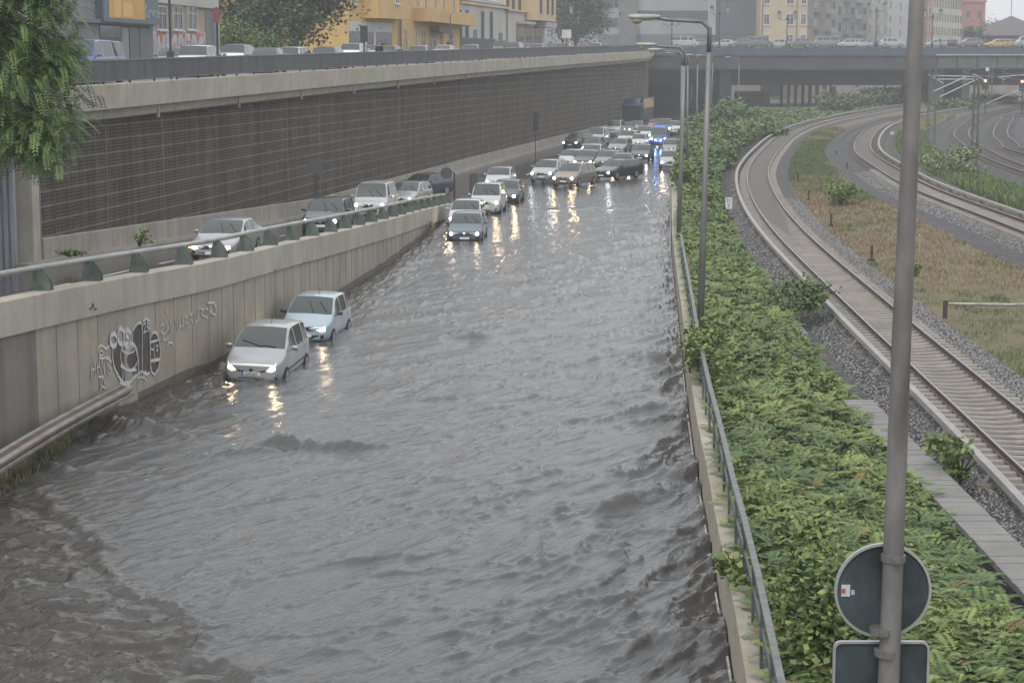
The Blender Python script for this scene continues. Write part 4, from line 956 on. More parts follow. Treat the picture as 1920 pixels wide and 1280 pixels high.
def car(name, kind, pos, psi, col, label, cat='car', group=None, detail=2, lamp='on', style='plain', panel=False, tilt=0, roll=0, extra=None, mirror=None, hide=()):
    pr_ = make_car(kind, detail, style, panel); p = pr_['p']
    r = empty(name, pos, label, cat, group); r.rotation_euler = (tilt, roll, psi)
    lm = {'on': hl_on, 'white': hl_white, 'dim': hl_dim, 'off': lens}[lamp]
    for nm, me, sp in pr_['parts']:
        if nm in hide: continue
        o = bpy.data.objects.new(nm, me); COL.objects.link(o); o.parent = r
        if sp == 'PAINT': o.material_slots[0].link = 'OBJECT'; o.material_slots[0].material = PT[col]
        if sp == 'MIRROR': o.material_slots[0].link = 'OBJECT'; o.material_slots[0].material = PT[mirror or col]
        if sp == 'LAMP': o.material_slots[1].link = 'OBJECT'; o.material_slots[1].material = lm
    for sg in (1,-1):
        for x in p['wb']:
            w_ = empty_part('wheel', r, (sg*(p['W']/2-.085), x-p['L']/2, p['wr']))
            for nm, me in (('tyre', pr_['tyre']), ('rim', pr_['rim'])):
                o = bpy.data.objects.new(nm, me); COL.objects.link(o); o.parent = w_
    if extra: extra(r, p)
    return r
def empty_part(nm, par, loc):
    o = bpy.data.objects.new(nm, None); COL.objects.link(o); o.parent = par; o.location = loc; o.empty_display_size = .1; return o
def front_at(px, py, z, psi, L, sink=0):
    """root position of a car whose nose stands at this spot"""
    q = at(px, py, z=z); return Vector((q.x-math.sin(psi)*L/2, q.y+math.cos(psi)*L/2, z-sink))
JAM = 'cars stuck in the flooded traffic jam'
def text_part(txt, size, loc, rot, m, parent, name='lettering', ext=.004, align='CENTER', sx=1):
    cu = bpy.data.curves.new(name, 'FONT'); cu.body = txt; cu.size = size; cu.extrude = ext; cu.align_x = align; cu.align_y = 'CENTER'; cu.resolution_u = 2
    ob = bpy.data.objects.new(name, cu); COL.objects.link(ob); me = bake(ob); bpy.data.objects.remove(ob)
    me.materials.clear(); me.materials.append(m)
    o = bpy.data.objects.new(name, me); COL.objects.link(o)
    if parent: o.parent = parent
    o.location = loc; o.rotation_euler = rot; o.scale = (sx,1,1); return o
ink = mat('ink', (.02,.02,.02), rough=.6, var=0)
def flashers(r, p):
    for sg in (1,-1):
        b = MB(); b.tube([(sg*.28,-p['L']/2-.03,.72),(sg*.28,-p['L']/2-.06,.72)], .075, 10); b.build('blue_flasher', blue_on, r, world=False)
    b = MB(); b.box((0,-.75,2.05), (1.2,.3,.12)); b.build('light_bar', mat('bar_blue', (.05,.15,.6), emit=(.1,.3,1), estr=.6, var=0), r, world=False)
def ramp_plate(txt):
    def f(r, p):
        z = p['zb']+.30 if p is TY['mini_mpv'] else p['nose']-.38
        text_part(txt, .10, (.02,-p['L']/2-.035 if p is TY['mini_mpv'] else -p['L']/2-.03,z), (math.pi/2,0,0), ink, r, 'plate_lettering', sx=.8)
    return f
def rack(r, p):
    b = MB(); 
    for y in (-.6,.5): b.bar((-.75,y,p['H']+.08), (.75,y,p['H']+.08), .04)
    for x in (-.6,.6):
        b.bar((x,-.6,p['H']+.06), (x,.5,p['H']+.06), .03)
        for y in (-.6,.5): b.bar((x,y,p['H']-.05), (x,y,p['H']+.08), .03)
    b.build('roof_rack', blk, r, world=False)
# nose pixel x, waterline y, heading, kind, colour, label, options
CARS = [
 (470,712,-.11,'mini_mpv','silver','silver mini people carrier in deep water beside the graffiti wall, nearest of the flooded cars',dict(sink=.30,detail=3,roll=.03,extra=ramp_plate('B·HP 3677'))),
 (568,640,-.12,'hatch','pale_blue','pale blue hatchback wading just behind the silver mini people carrier',dict(sink=.22,detail=3,roll=.03,mirror='black')),
 (870,452,-.06,'golf','slate','slate blue car up to its bumper in water, leading the middle group',dict(sink=.22,lamp='dim')),
 (868,427,-.08,'golf','white','white hatchback half hidden behind the slate blue car in the water',dict(sink=.12)),
 (908,402,-.10,'small_van','white','white high roofed small van with both headlights mirrored in the water',dict(sink=.12,lamp='on')),
 (944,383,-.12,'golf','charcoal','dark car peeking out right of the white small van',dict(sink=.08)),
 (930,357,-.14,'golf','white','white hatchback behind the small van at the edge of the water',dict(lamp='on')),
 (1014,345,-.30,'suv','silver','silver crossover with wide dark grille turned towards the ramp',dict(style='frown',lamp='white')),
 (1055,352,-.42,'mpv','beige','beige people carrier turning across the lanes at the front of the jam',dict(lamp='on')),
 (1126,338,-.62,'wagon','black','black estate car turned almost sideways right of the beige people carrier',dict(lamp='white')),
 (1061,316,-.2,'golf','white','white hatchback right behind the silver crossover',dict(lamp='off')),
 (1092,317,-.15,'golf','charcoal','dark hatchback behind the beige people carrier',dict(lamp='on')),
 (1104,303,-.1,'saloon','white','white saloon in the left file of the jam with its right headlight lit',dict(lamp='on')),
 (1106,291,-.1,'mpv','green_grey','green grey people carrier behind the white saloon',dict(lamp='on')),
 (1114,275,-.12,'van','white','white van with dark bonnet towering in the left file of the jam',dict(lamp='dim',style='dark_front',panel=True)),
 (1068,282,-.35,'suv','black','black off roader beside the plinth at the far left of the jam',dict(lamp='white')),
 (1148,256,-.12,'small_van','white','small white van behind the tall white van',dict(lamp='off')),
 (1152,248,-.12,'golf','grey','grey car behind the small white van near the lorry',dict(lamp='off')),
 (1164,325,-.12,'golf','charcoal','charcoal car in the middle file with one bright headlight behind the black estate',dict(lamp='on')),
 (1130,318,-.2,'wagon','green_grey','dull green estate just behind the black estate',dict(lamp='off')),
 (1154,290,-.15,'wagon','grey','grey estate in the middle of the jam behind the charcoal car',dict(lamp='off')),
 (1170,276,-.2,'suv','white','white crossover in the middle of the jam beside the tall white van',dict(lamp='off')),
 (1198,304,-.1,'golf','charcoal','dark blue grey hatchback with bright headlight left of the police van reflections',dict(lamp='white')),
 (1206,266,-.08,'suv','white','white crossover left of and behind the police van',dict(lamp='on')),
 (1196,280,-.08,'hatch','white','small white hatchback wedged left of the police van',dict(lamp='off')),
 (1234,276,-.05,'van','police','blue police van with two blue flashing lights in its grille',dict(lamp='on',extra=flashers)),
 (1190,250,-.08,'golf','grey','grey car just in front of the blue lorry',dict(lamp='dim')),
 (1170,252,-.1,'golf','charcoal','dark car with one warm light left of the blue lorry nose',dict(lamp='on')),
 (1243,254,-.06,'van','green_grey','grey green van behind the police van',dict(lamp='on')),
 (1262,254,-.05,'suv','white','white car behind the row of lamp posts next to the grey green van',dict(lamp='on')),
 (1256,318,.0,'golf','silver','silver car at the right wall with its headlight mirrored beside the blue light',dict(lamp='on')),
 (1259,292,.0,'wagon','grey','grey estate behind the silver car at the right wall',dict(lamp='off')),
 (1290,250,.0,'suv','white','white crossover seen between the lamp posts at the far right of the jam',dict(lamp='white')),
 (1226,246,-.05,'golf','red','red car in the dark right of the blue lorry',dict(lamp='off')),
]
for px, py, psi, kind, colr, lab, opt in CARS:
    if py < 320: psi -= .09
    sink = opt.pop('sink', 0); z = ZW if sink else -8.775
    cat = 'van' if 'van' in kind else 'car'
    car({'van':'van','small_van':'van'}.get(kind,'car'), kind, front_at(px, py, z, psi, TY[kind]['L'], sink), psi, colr, lab, cat, JAM, **opt)
RC = 'cars driving on the ramp'
def rampcar(px, py, psi, kind, colr, lab, **k):
    z = -7.5
    for _ in range(12): z = zramp(at(px, py, z=z).y)
    car('van' if 'van' in kind else 'car', kind, front_at(px, py, z, psi, TY[kind]['L']), psi, colr, lab, 'van' if 'van' in kind else 'car', RC, tilt=.0, **k)
def indicator(r, p): MB().box((-.76,-p['L']/2+.10,.60), (.16,.12,.12)).build('indicator', amber, r, world=False)
rampcar(395, 492, -.12, 'saloon', 'silver', 'silver saloon with amber indicator at the left end of the ramp', lamp='dim', detail=3, extra=indicator)
rampcar(600, 446, -.10, 'suv', 'charcoal', 'dark charcoal crossover with cold white headlights on the ramp', lamp='white', style='frown')
rampcar(692, 414, -.08, 'van', 'white', 'white panel van with black bumper following on the ramp', lamp='on', style='dark_front', panel=True)
rampcar(748, 391, -.22, 'wagon', 'silver', 'silver estate close behind the white panel van on the ramp', lamp='dim')
rampcar(758, 372, -.55, 'wagon', 'dark_blue', 'dark blue estate angled across the top of the ramp behind the silver estate', lamp='off')
# lorry
def lorry():
    psi = -.2; q = at(1184, 241, z=-8.775); t = empty('lorry', q, 'tall dark blue lorry with tan lettered trailer at the back of the jam', 'lorry', None, psi)
    tb = PT['truck_blue']
    c = MB(); c.box((0,1.1,2.05), (2.45,2.2,2.5)); c.prism([(-1.2,0),(1.2,0),(1.22,2.2),(-1.22,2.2)], .45, .82)
    cab = c.build('cab', tb, t, world=False); bv = cab.modifiers.new('b', 'BEVEL'); bv.width = .12; bv.segments = 2
    d = MB(); d.grid([[(-1.1,.25,3.3),(0,.15,3.3),(1.1,.25,3.3)],[(-1.05,.8,3.75),(0,.7,3.78),(1.05,.8,3.75)],[(-1.05,2.0,3.95),(0,2.0,3.97),(1.05,2.0,3.95)],[(-1.05,2.05,3.3),(0,2.05,3.3),(1.05,2.05,3.3)]]); d.build('roof_deflector', tb, t, smooth=True, world=False)
    MB().box((0,-.02,2.45), (2.15,.05,.95)).build('windscreen', glass, t, world=False)
    MB().box((0,-.1,3.05), (2.3,.25,.14)).build('sun_visor', PT['light_grey'], t, world=False)
    MB().box((0,-.03,1.35), (1.7,.05,.75)).build('grille', blk, t, world=False)
    MB().box((0,-.06,.7), (2.4,.2,.5)).build('bumper', tb, t, world=False)
    for s_ in (1,-1):
        MB().box((s_*.95,-.17,.75), (.3,.04,.16)).build('headlight', hl_on if s_ < 0 else lens, t, world=False)
        MB().box((s_*1.42,.1,2.5), (.22,.12,.8)).build('wing_mirror', blk, t, world=False)
        for y in (1.3, 4.6, 10.4, 11.6):
            w_ = MB(); w_.tube([(s_*.85,y,.5),(s_*1.22,y,.5)], .5, 18); w_.build('wheel', rubber, t, world=False)
    tr = MB().box((0,7.6,2.45), (2.5,10.4,2.9)).build('trailer', PT['truck_blue'], t, world=False)
    MB().box((1.27,7.6,3.2), (.03,10.2,1.2)).build('trailer_banner', mat('banner_tan', (.5,.36,.18), rough=.6, var=.3, scale=1, coord='obj'), tr, world=False)
    MB().box((0,6.5,.85), (2.3,12,.3)).build('chassis', blk, t, world=False)
lorry()
# roadside lines of parked and crawling cars on the upper street: only their upper halves show over the railing
def street_y(px, off):
    lo, hi = 50.0, 329.0
    for _ in range(50):
        m = (lo+hi)/2; X = mw(m)-off; u = X/m
        if 960+F*u < px: lo = m
        else: hi = m
    return m
SG = 'cars on the upper street behind the slatted railing'
ST_ = [(175,4.2,.0,'van','van_blue','blue van on the upper street beside the tree'),
 (335,9,.1,'golf','green_grey','greenish car in front of the painted graffiti facade'),
 (385,4.5,3.2,'suv','light_grey','pale silver car before the narrow grey doorway of the left building'),
 (455,8.5,3.2,'suv','grey','grey car with a roof rack before the round green hedge',dict(extra=rack)),
 (505,4.5,.1,'golf','grey','low grey car in front of the big street tree, left one'),
 (560,6,3.1,'golf','pale_blue','light blue car in front of the big street tree'),
 (622,4.6,3.2,'wagon','green_grey','dark green estate between the street tree and the yellow house'),
 (668,8.5,3.2,'suv','white','white tall car at the left corner of the yellow house'),
 (698,12,.1,'hatch','white','little white car at the shop window of the yellow house'),
 (736,7,3.1,'golf','charcoal','dark low car under the shop window of the yellow house'),
 (790,5,3.2,'golf','silver','silver roof before the door of the yellow house'),
 (838,9,3.1,'saloon','silver','long silver car under the yellow balcony'),
 (886,5,3.2,'wagon','light_grey','pale grey estate at the dark base of the pale house'),
 (940,9,.1,'small_van','green_grey','pale green boxy van by the pale house'),
 (965,5,3.1,'suv','charcoal','dark car with white bonnet outside the corner shop'),
 (985,11,.1,'hatch','silver','small silver car in front of the corner shop window'),
 (1010,5,3.1,'golf','light_grey','light car at the corner of the cream house'),
 (1034,8,.1,'golf','charcoal','dark car below the left double street lamp'),
 (1060,5,3.1,'wagon','light_grey','light grey estate below the square white sign'),
 (1090,9,.1,'hatch','red','red small car beneath the far street tree'),
 (1118,6,3.1,'golf','white','white car near the end of the slatted railing'),
 (1150,9,.1,'golf','silver','silver car nearest the end of the slatted railing')]
for e in ST_:
    px, off, psi, kind, colr, lab = e[:6]; yy = street_y(px, off)
    car('van' if 'van' in kind else 'car', kind, Vector((mw(yy)-off, yy, zst(yy)+.004)), psi-.15, colr, lab, 'van' if 'van' in kind else 'car', SG, detail=1, lamp='off', **(e[6] if len(e) > 6 else {}))
BG = 'cars on the far bridge'
BR = [(1280,'van','white',1,'big white van on the bridge left of the first slim lamp post'),(1311,'golf','grey',1,'grey hatchback between the white van and the near lamp arm'),(1352,'saloon','white',-1,'white saloon on the bridge beside the tall lamp arm'),(1383,'golf','green_grey',-1,'greenish hatchback behind the white saloon on the bridge'),(1418,'van','green_grey',1,'grey green van in front of the dark windowless block'),(1452,'hatch','white',-1,'small white car in front of the beige house'),(1492,'suv','grey',-1,'grey crossover under the ornate lamp before the beige house'),(1540,'van','light_grey',-1,'pale blue grey van with tall roof on the bridge'),(1570,'wagon','charcoal',1,'dark estate in front of the balcony house'),(1583,'hatch','white',-1,'white car top showing over the dark estate'),(1606,'golf','white',1,'white car left of the blue saloon'),(1640,'saloon','blue',-1,'blue saloon under the big double lantern'),(1664,'suv','white',1,'white crossover left of the near pole'),(1745,'hatch','silver',-1,'silver car just right of the near pole'),(1777,'wagon','charcoal',1,'dark estate passed by the walking person'),(1808,'suv','grey',-1,'grey crossover in front of the brick house'),(1860,'wagon','yellow',-1,'yellow estate car on the bridge below the pointed roof'),(1892,'golf','charcoal',1,'dark car right of the yellow estate'),(1915,'van','silver',-1,'silver van at the right edge on the bridge')]
for i, (px, kind, colr, dr, lab) in enumerate(BR):
    Y_ = 334+(i % 3)*2.6; x = (px-960)/F*Y_
    car('van' if 'van' in kind else 'car', kind, Vector((x, Y_, 2.305)), math.pi/2*dr, colr, lab, 'van' if 'van' in kind else 'car', BG, detail=1, lamp='off')
# ============================================================ BUILDINGS
pane_m = mat('window_pane', (.05,.06,.065), rough=.08, var=.3, scale=.6, spec=.8)
frame_w = mat('window_frame', (.62,.62,.60), rough=.5, var=.08)
frame_d = mat('window_frame_dark', (.12,.12,.12), rough=.5, var=.1)
def render(name, c, v=.10): return mat(name, c, rough=.85, var=v, scale=.35, bump=.003, bscale=12)
class Facade:
    """one wall run from p0 to p1 (plan), with window and trim helpers measured along it"""
    def __init__(s, t, p0, p1): s.t = t; s.p0 = Vector((*p0, 0)); s.d = Vector((p1[0]-p0[0], p1[1]-p0[1], 0)); s.L = s.d.length; s.d.normalize(); s.n = Vector((s.d.y, -s.d.x, 0)); s.cache = {}
    def P(s, u, z, o=0): return s.p0+s.d*u+s.n*o+Vector((0,0,z))
    def box(s, u0, u1, z0, z1, o0, o1, m, name):
        b = MB(); b.box(s.P((u0+u1)/2, (z0+z1)/2, (o0+o1)/2), (u1-u0, abs(o1-o0), z1-z0), ax=(s.d, s.n, Vector((0,0,1)))); return b.build(name, m, s.t)
    def window(s, u, z, w, h, fm=None, cross=1, sill=True, o=.0):
        k = (w, h, fm, cross, sill)
        if k not in s.cache:
            f = MB(); ft = .09
            def bx(a, c, wd, hh, dp=.08, oo=.04): f.box(s.d*a+s.n*oo+Vector((0,0,c)), (wd, dp, hh), ax=(s.d, s.n, Vector((0,0,1))))
            bx(-w/2+ft/2, h/2, ft, h); bx(w/2-ft/2, h/2, ft, h); bx(0, ft/2, w-2*ft, ft, .076); bx(0, h-ft/2, w-2*ft, ft, .076)
            for c in range(cross): bx(-w/2+w*(c+1)/(cross+1), h/2, .06, h-2*ft, .07)
            if cross: bx(0, h*.68, w-2*ft, .06, .066)
            if sill: bx(0, -.05, w+.2, .08, .2, .1)
            me = bpy.data.meshes.new('window'); me.from_pydata(f.v, [], f.f); me.materials.append(fm or frame_w)
            g_ = MB(); g_.box(s.n*.012+Vector((0,0,h/2)), (w-.02, .022, h-.02), ax=(s.d, s.n, Vector((0,0,1))))
            me2 = bpy.data.meshes.new('pane'); me2.from_pydata(g_.v, [], g_.f); me2.materials.append(pane_m); s.cache[k] = (me, me2)
        me, me2 = s.cache[k]; o_ = bpy.data.objects.new('window', me); COL.objects.link(o_); o_.parent = s.t; o_.location = s.P(u, z, o)-s.t.location
        p = bpy.data.objects.new('pane', me2); COL.objects.link(p); p.parent = o_
        return o_
def block(name, p0, p1, depth, z0, z1, m, label, roof=None, roofh=0, part='wall'):
    t = empty(name, (p0[0], p0[1], z0), label, 'building'); fc = Facade(t, p0, p1)
    fc.box(0, fc.L, z0, z1, -depth, 0, m, part)
    if roof:
        b = MB(); A = [fc.P(-.4,z1,.4), fc.P(fc.L+.4,z1,.4), fc.P(fc.L+.4,z1,-depth-.4), fc.P(-.4,z1,-depth-.4)]; r0, r1 = fc.P(.6,z1+roofh,-depth/2), fc.P(fc.L-.6,z1+roofh,-depth/2)
        b.face([A[0],A[1],r1,r0]); b.face([A[1],A[2],r1]); b.face([A[2],A[3],r0,r1]); b.face([A[3],A[0],r0]); b.face(A[::-1]); b.build('roof', roof, t)
    return t, fc
zs = zst(130)
def XY(px, Y): return ((px-960)/F*Y*1.0, Y)
# left grey service building with the sign, windows and the painted base
p0, p1 = XY(60, 106), XY(289, 129); p2 = XY(412, 147)
t, f = block('service_building', p0, p1, 14, -2, 9, render('grey_cladding', (.24,.24,.25)), 'grey flat fronted service building with a yellow and blue sign box at the upper left')
Z = lambda py, Y: at(960, py, Y=Y).z
f.box(0, f.L, Z(43,116), Z(43,116)+.25, 0, .35, render('canopy_grey', (.20,.20,.205)), 'canopy')
L_ = f.L
uu = lambda px: (lambda Yx: (Vector((Yx[0], Yx[1], 0))-f.p0).dot(f.d))(_hit(f, px))
def _hit(fc, px):
    k = (px-960)/F; den = fc.d.x-k*fc.d.y; u = (k*fc.p0.y-fc.p0.x)/den; q = fc.p0+fc.d*u; return (q.x, q.y)
def U(fc, px): q = _hit(fc, px); return (Vector((q[0],q[1],0))-fc.p0).dot(fc.d)
def ZZ(fc, px, py): q = _hit(fc, px); return at(px, py, Y=q[1]).z
def rect(fc, x0, x1, y0, y1, o0, o1, m, nm):
    """a panel of the facade whose edges are read at the middle of the span"""
    a, b_ = U(fc, x0), U(fc, x1); xm = (x0+x1)/2; return fc.box(a, b_, ZZ(fc, xm, y1), ZZ(fc, xm, y0), o0, o1, m, nm)
sgb = mat('sign_blue', (.085,.13,.17), rough=.4, var=.05); sgy = mat('sign_yellow', (.62,.34,.06), rough=.4, var=.1, scale=1); sgl = mat('reflection_yellow', (.75,.47,.14), rough=.4, var=.05)
sg_ = rect(f, 190, 293, -14, 44, .0, .5, sgb, 'sign_box')
rect(f, 200, 267, -14, 36, .5, .53, sgy, 'sign_panel'); rect(f, 208, 221, -10, 33, .53, .56, sgl, 'sign_reflection'); rect(f, 225, 243, 6, 33, .53, .56, sgl, 'sign_reflection')  # paler blocks paint the reflection of a building onto the sign panel
ang = math.atan2(f.d.y, f.d.x)
tp = text_part('Service', 1.15, f.P(U(f, 280), ZZ(f, 280, 24), .54)-t.location, (math.pi/2, 0, ang), mat('sign_text', (.45,.48,.5), rough=.5, var=0), t, 'sign_lettering', sx=.95)
for x0, x1, y0 in ((112,153,41),(196,234,49)): rect(f, x0, x1, y0, 106, .0, .06, pane_m, 'shop_window'); rect(f, x0, x1, (y0+106)//2-10, (y0+106)//2-7, .06, .1, frame_d, 'window_bar')
for x0, x1 in ((236,248),(250,268)): rect(f, x0, x1, 53, 112, .0, .08, frame_d if x0 > 240 else render('door_grey', (.3,.3,.31)), 'door')
rect(f, 268, 292, 52, 112, .0, .12, render('pier_grey', (.2,.2,.2)), 'pier')
t, f = block('office_wing', p1, p2, 12, -2, 4.6, render('tan_tile', (.40,.33,.235)), 'low tan office wing with three windows above a graffiti covered base')
band = render('white_band', (.5,.49,.46)); rect(f, 289, 412, -45, 11, .0, .25, band, 'fascia')
for x in (311, 340, 366.5): 
    u0, u1 = U(f, x-9), U(f, x+9); w = u1-u0; z0 = ZZ(f, x, 57); f.window((u0+u1)/2, z0, w, ZZ(f, x, 11)-z0, frame_w, 1, True, .02)
base = rect(f, 288, 391, 58, 116, .0, .06, render('painted_base', (.42,.42,.42), .3), 'painted_base')
og = mat('orange_spray', (.55,.16,.08), rough=.7, var=.2, scale=3); sv = mat('silver_spray', (.52,.53,.55), rough=.5, var=.15, scale=3); bk = mat('outline_spray', (.12,.12,.13), rough=.7, var=.2)
def gl(b, fc, pts, w, o):
    Q = [fc.P(U(fc, px), ZZ(fc, px, py), o) for px, py in pts]
    for i in range(len(Q)-1): b.bar(Q[i], Q[i+1], w, .012, up=fc.n)
ob_ = MB()
for k in range(20): x = 290+k*5; gl(ob_, f, [(x, 60+(k*7)%5), (x+3, 78+(k*5)%14)], .5, .07)
ob_.build('graffiti_background', og, t)
LET = [[(0,0),(0,10)],[(0,0),(5,1),(5,4),(0,5),(6,6),(6,10),(0,10)]], [[(0,0),(0,8),(3,10),(6,8),(6,0)]], [[(6,1),(1,0),(0,3),(6,6),(5,10),(0,10)]], [[(6,1),(1,1),(0,5),(1,10),(6,9),(6,5),(4,5)]], [[(0,0),(0,10)],[(0,0),(5,1),(5,4),(0,5),(6,6),(6,10),(0,10)]], [[(6,0),(0,0),(0,10),(6,10)],[(0,5),(5,5)]], [[(0,10),(0,0),(5,1),(5,5),(0,5),(6,10)]], [[(6,1),(1,1),(0,5),(1,10),(6,9),(6,5),(4,5)]]
lb = MB()
for k, L3 in enumerate(LET):
    for s3 in L3: gl(lb, f, [(291+k*12.4+a*1.4, 66+k*.9+c*3.9) for a, c in s3], .55, .09)
lb.build('graffiti_letters', sv, t)
rect(f, 392, 404, 20, 116, .0, .05, mat('recess_grey', (.2,.2,.205), rough=.8), 'recess'); rect(f, 404, 412, 20, 116, .0, .3, render('pier_light', (.36,.36,.37)), 'pier')
# yellow corner house
yel = render('yellow_render', (.60,.40,.16)); 
q0, q1 = (-15.9,186), (-11.6,198)
t, f = block('yellow_house', q0, q1, 16, -1, 14, yel, 'yellow rendered corner house with bay window and white shop front')
yel2 = render('yellow_bay', (.62,.42,.175))
fb = rect(f, 686, 747, -60, 36, .0, 1.5, yel2, 'bay')
w_ = U(f, 745)-U(f, 688)
for x in (667, 722): 
    for z in (ZZ(f, x, 8), ZZ(f, x, 8)+3.5): f.window(U(f, x), z, 1.15, 1.7, frame_w, 1, True, .02 if x < 686 else 1.51)
rect(f, 657, 737, 42, 60, .0, .10, render('shop_fascia', (.52,.52,.52)), 'shop_fascia')
for x0, x1 in ((657,686),(691,703),(706,737)): rect(f, x0, x1, 61, 106, .0, .05, pane_m, 'shop_window')
for x in (688, 704): rect(f, x-1.5, x+1.5, 60, 106, .05, .12, frame_w, 'mullion')
f2 = Facade(t, (-19.6,199), q0)
f2.box(0, f2.L, -1, 14, -.3, .02, yel, 'side_wall'); f2.window(f2.L*.4, Z(5,192), 1.0, 1.6)
t, f = block('balcony_house', (-11.5,198.2), (-6.3,234), 14, -1, 14, yel, 'deep yellow house with long projecting balcony and brown awning')
MB().tube([f.P(.3,-.5,.12), f.P(.3,13,.12)], .09, 6).build('drainpipe', frame_d, t)
rect(f, 778, 867, 21, 45, .0, 1.7, yel2, 'balcony')
for x in (769, 786, 800, 818, 833, 852):
    f.window(U(f, x), ZZ(f, x, 15 if x < 790 else 20), 1.5, 2.3, frame_w, 1, False, .02)
for x, wd in ((763,1.2),(781,1.2),(795,2.2),(808,1.6),(816,1.6),(829,1.6),(846,3)): f.window(U(f, x), zst(210)+.1, wd, 2.9, frame_w, 1, False, .02)
rect(f, 806, 830, 50, 62, .1, 1.2, mat('awning_brown', (.16,.08,.06), rough=.8), 'awning')
MB().tube([f.P(U(f, 803), zst(205), 2.6), f.P(U(f, 803), 5.0, 2.6), f.P(U(f, 812), 5.6, 2.6)], .07, 6).build('lamp_bracket', frame_d, t)
# pale house and cream corner house
pale = render('pale_render', (.50,.48,.45)); cream = render('cream_render', (.60,.46,.29))
t, f = block('pale_house', (-6.2,235), (-.7,262), 12, -1, 7.3, pale, 'pale grey rendered house with slim windows and dark stone base', mat('zinc_roof', (.16,.17,.18), rough=.5, var=.2), 1.8)
f.box(-.2, f.L, 6.9, 7.2, 0, .35, cream, 'cornice')
rect(f, 855, 930, 72, 100, .0, .08, mat('dark_stone', (.10,.095,.1), rough=.7, var=.5, scale=2), 'stone_base')
for x in (863, 876, 905, 921): f.window(U(f, x), ZZ(f, x, 72), 1.6, 3.4, frame_d, 1, True, .02)
rect(f, 888, 895, 56, 90, .0, .05, frame_d, 'door'); MB().tube([f.P(f.L-.3,0,.12), f.P(f.L-.3,7,.12)], .09, 6).build('drainpipe', frame_d, t)
t, f = block('cream_corner_house', (-.6,262), (4.9,287), 14, 0, 16, pale, 'cream and pale corner house with a bay above the corner shop')
rect(f, 946, 1019, -70, 21, .0, .12, cream, 'upper_wall'); f.box(0, f.L, ZZ(f, 980, 24), ZZ(f, 980, 21), 0, .45, cream, 'cornice')
fb2 = rect(f, 984, 1019, -70, 40, .12, 1.8, cream, 'bay')
for x in (950, 960, 972): f.window(U(f, x), 6.6, 1.5, 2.6, frame_d, 1, False, .14)
for x in (990, 1003, 1012): f.window(U(f, x), 6.6, 1.3, 2.6, frame_d, 1, False, 1.82)
rect(f, 968, 984, 41, 46, .2, 1.6, mat('awning_grey', (.4,.4,.39), rough=.8), 'awning'); rect(f, 1000, 1020, 43, 52, .2, 1.9, MATS['awning_grey'], 'awning')
for x0, x1 in ((968,982),(985,998),(1001,1016)): rect(f, x0, x1, 50, 92, .0, .08, pane_m, 'shop_window')
rect(f, 935, 942, 62, 92, .0, .05, frame_d, 'door')
# big grey office block beyond the far bridge
gz = 2.3
t, f = block('office_block', XY(1010, 402), XY(1345, 402), 20, gz-1, 24, render('office_grey', (.30,.31,.31)), 'large grey office block with ribbon windows behind the far bridge')
for z in (gz+6.0, gz+11.4): 
    f.box(U(f,1192), U(f,1322), z, z+2.0, 0, .06, pane_m, 'ribbon_window')
    mb_ = MB()
    for k in range(28): u = U(f,1192)+k*.53; mb_.box(f.P(u, z+1, .1), (.08,.1,2.0))
    mb_.build('mullion', frame_d, t)
f.box(U(f,1158), U(f,1190), gz, 23, 0, 1.5, render('shaft', (.165,.16,.15)), 'stair_tower'); f.box(U(f,1120), U(f,1345), gz, gz+3.2, 0, .4, render('office_base', (.15,.16,.16)), 'ground_floor')
f.box(U(f,1322), U(f,1345), gz+3, 23, 0, .8, render('office_light', (.42,.44,.45)), 'light_pier')
for k in range(4): 
    for r3 in range(2): f.window(U(f,1128+k*8), gz+4.6+r3*4, .9, 1.9, frame_d, 0, False, .02)
t, f = block('dark_block', XY(1345.5, 392), XY(1419, 392), 14, gz-1, 22, render('slate_cladding', (.105,.115,.125)), 'dark windowless slate grey block left of the beige house')
for k in range(5): f.box(0, f.L, gz+3+k*3.4, gz+3.05+k*3.4, 0, .05, frame_d, 'seam')
t, f = block('beige_house', XY(1419.5, 385), XY(1506, 385), 14, gz-1, 22, render('beige_render', (.44,.365,.265)), 'beige old apartment house with cross barred windows behind the ornate lamp')
for r3 in range(4):
    for x, wd in ((1431,1.2),(1474,1.5),(1499,1.1)): f.window(U(f, x), gz+.7+r3*4.05, wd, 2.2, frame_w, 1, True, .02)
MB().tube([f.P(.4,gz,.1), f.P(.4,21,.1)], .1, 6).build('drainpipe', frame_d, t); MB().tube([f.P(U(f,1487),gz,.1), f.P(U(f,1487),21,.1)], .1, 6).build('drainpipe', frame_d, t)
specs = [(1506,1560,420,470,'grey brown house with stacked balconies right of the beige house',(.27,.245,.215),1),(1560,1618,470,520,'grey house with stacked balconies behind the big double lantern, left one',(.27,.26,.25),1),(1618,1655,500,560,'tall pale plastered house right of the double lantern',(.46,.44,.39),0),(1655,1700,560,640,'white fronted house left of the near pole',(.48,.47,.46),0)]
for x0, x1, Y0, Y1, lab, c, bal in specs:
    t, f = block('apartment_house', XY(x0, Y0), XY(x1, Y0+(Y1-Y0)*.45), 6, gz-1, 24, render('wall_%d' % x0, c), lab)
    n_ = 5
    for r3 in range(4):
        for k in range(n_):
            u = f.L*(k+.5)/n_; f.window(u, gz+1+r3*3.9, min(2.2, f.L/n_*.4), 2.1, frame_w if k % 2 else frame_d, 1, False, .02)
        if bal:
            for k in (1, 3):
                u = f.L*(k+.5)/n_; f.box(u-f.L*.09, u+f.L*.09, gz+.3+r3*3.9, gz+1.3+r3*3.9, 0, 1.6, render('balcony_%d' % (k+x0), (.34,.31,.28) if k > 1 else (.2,.19,.18)), 'balcony')
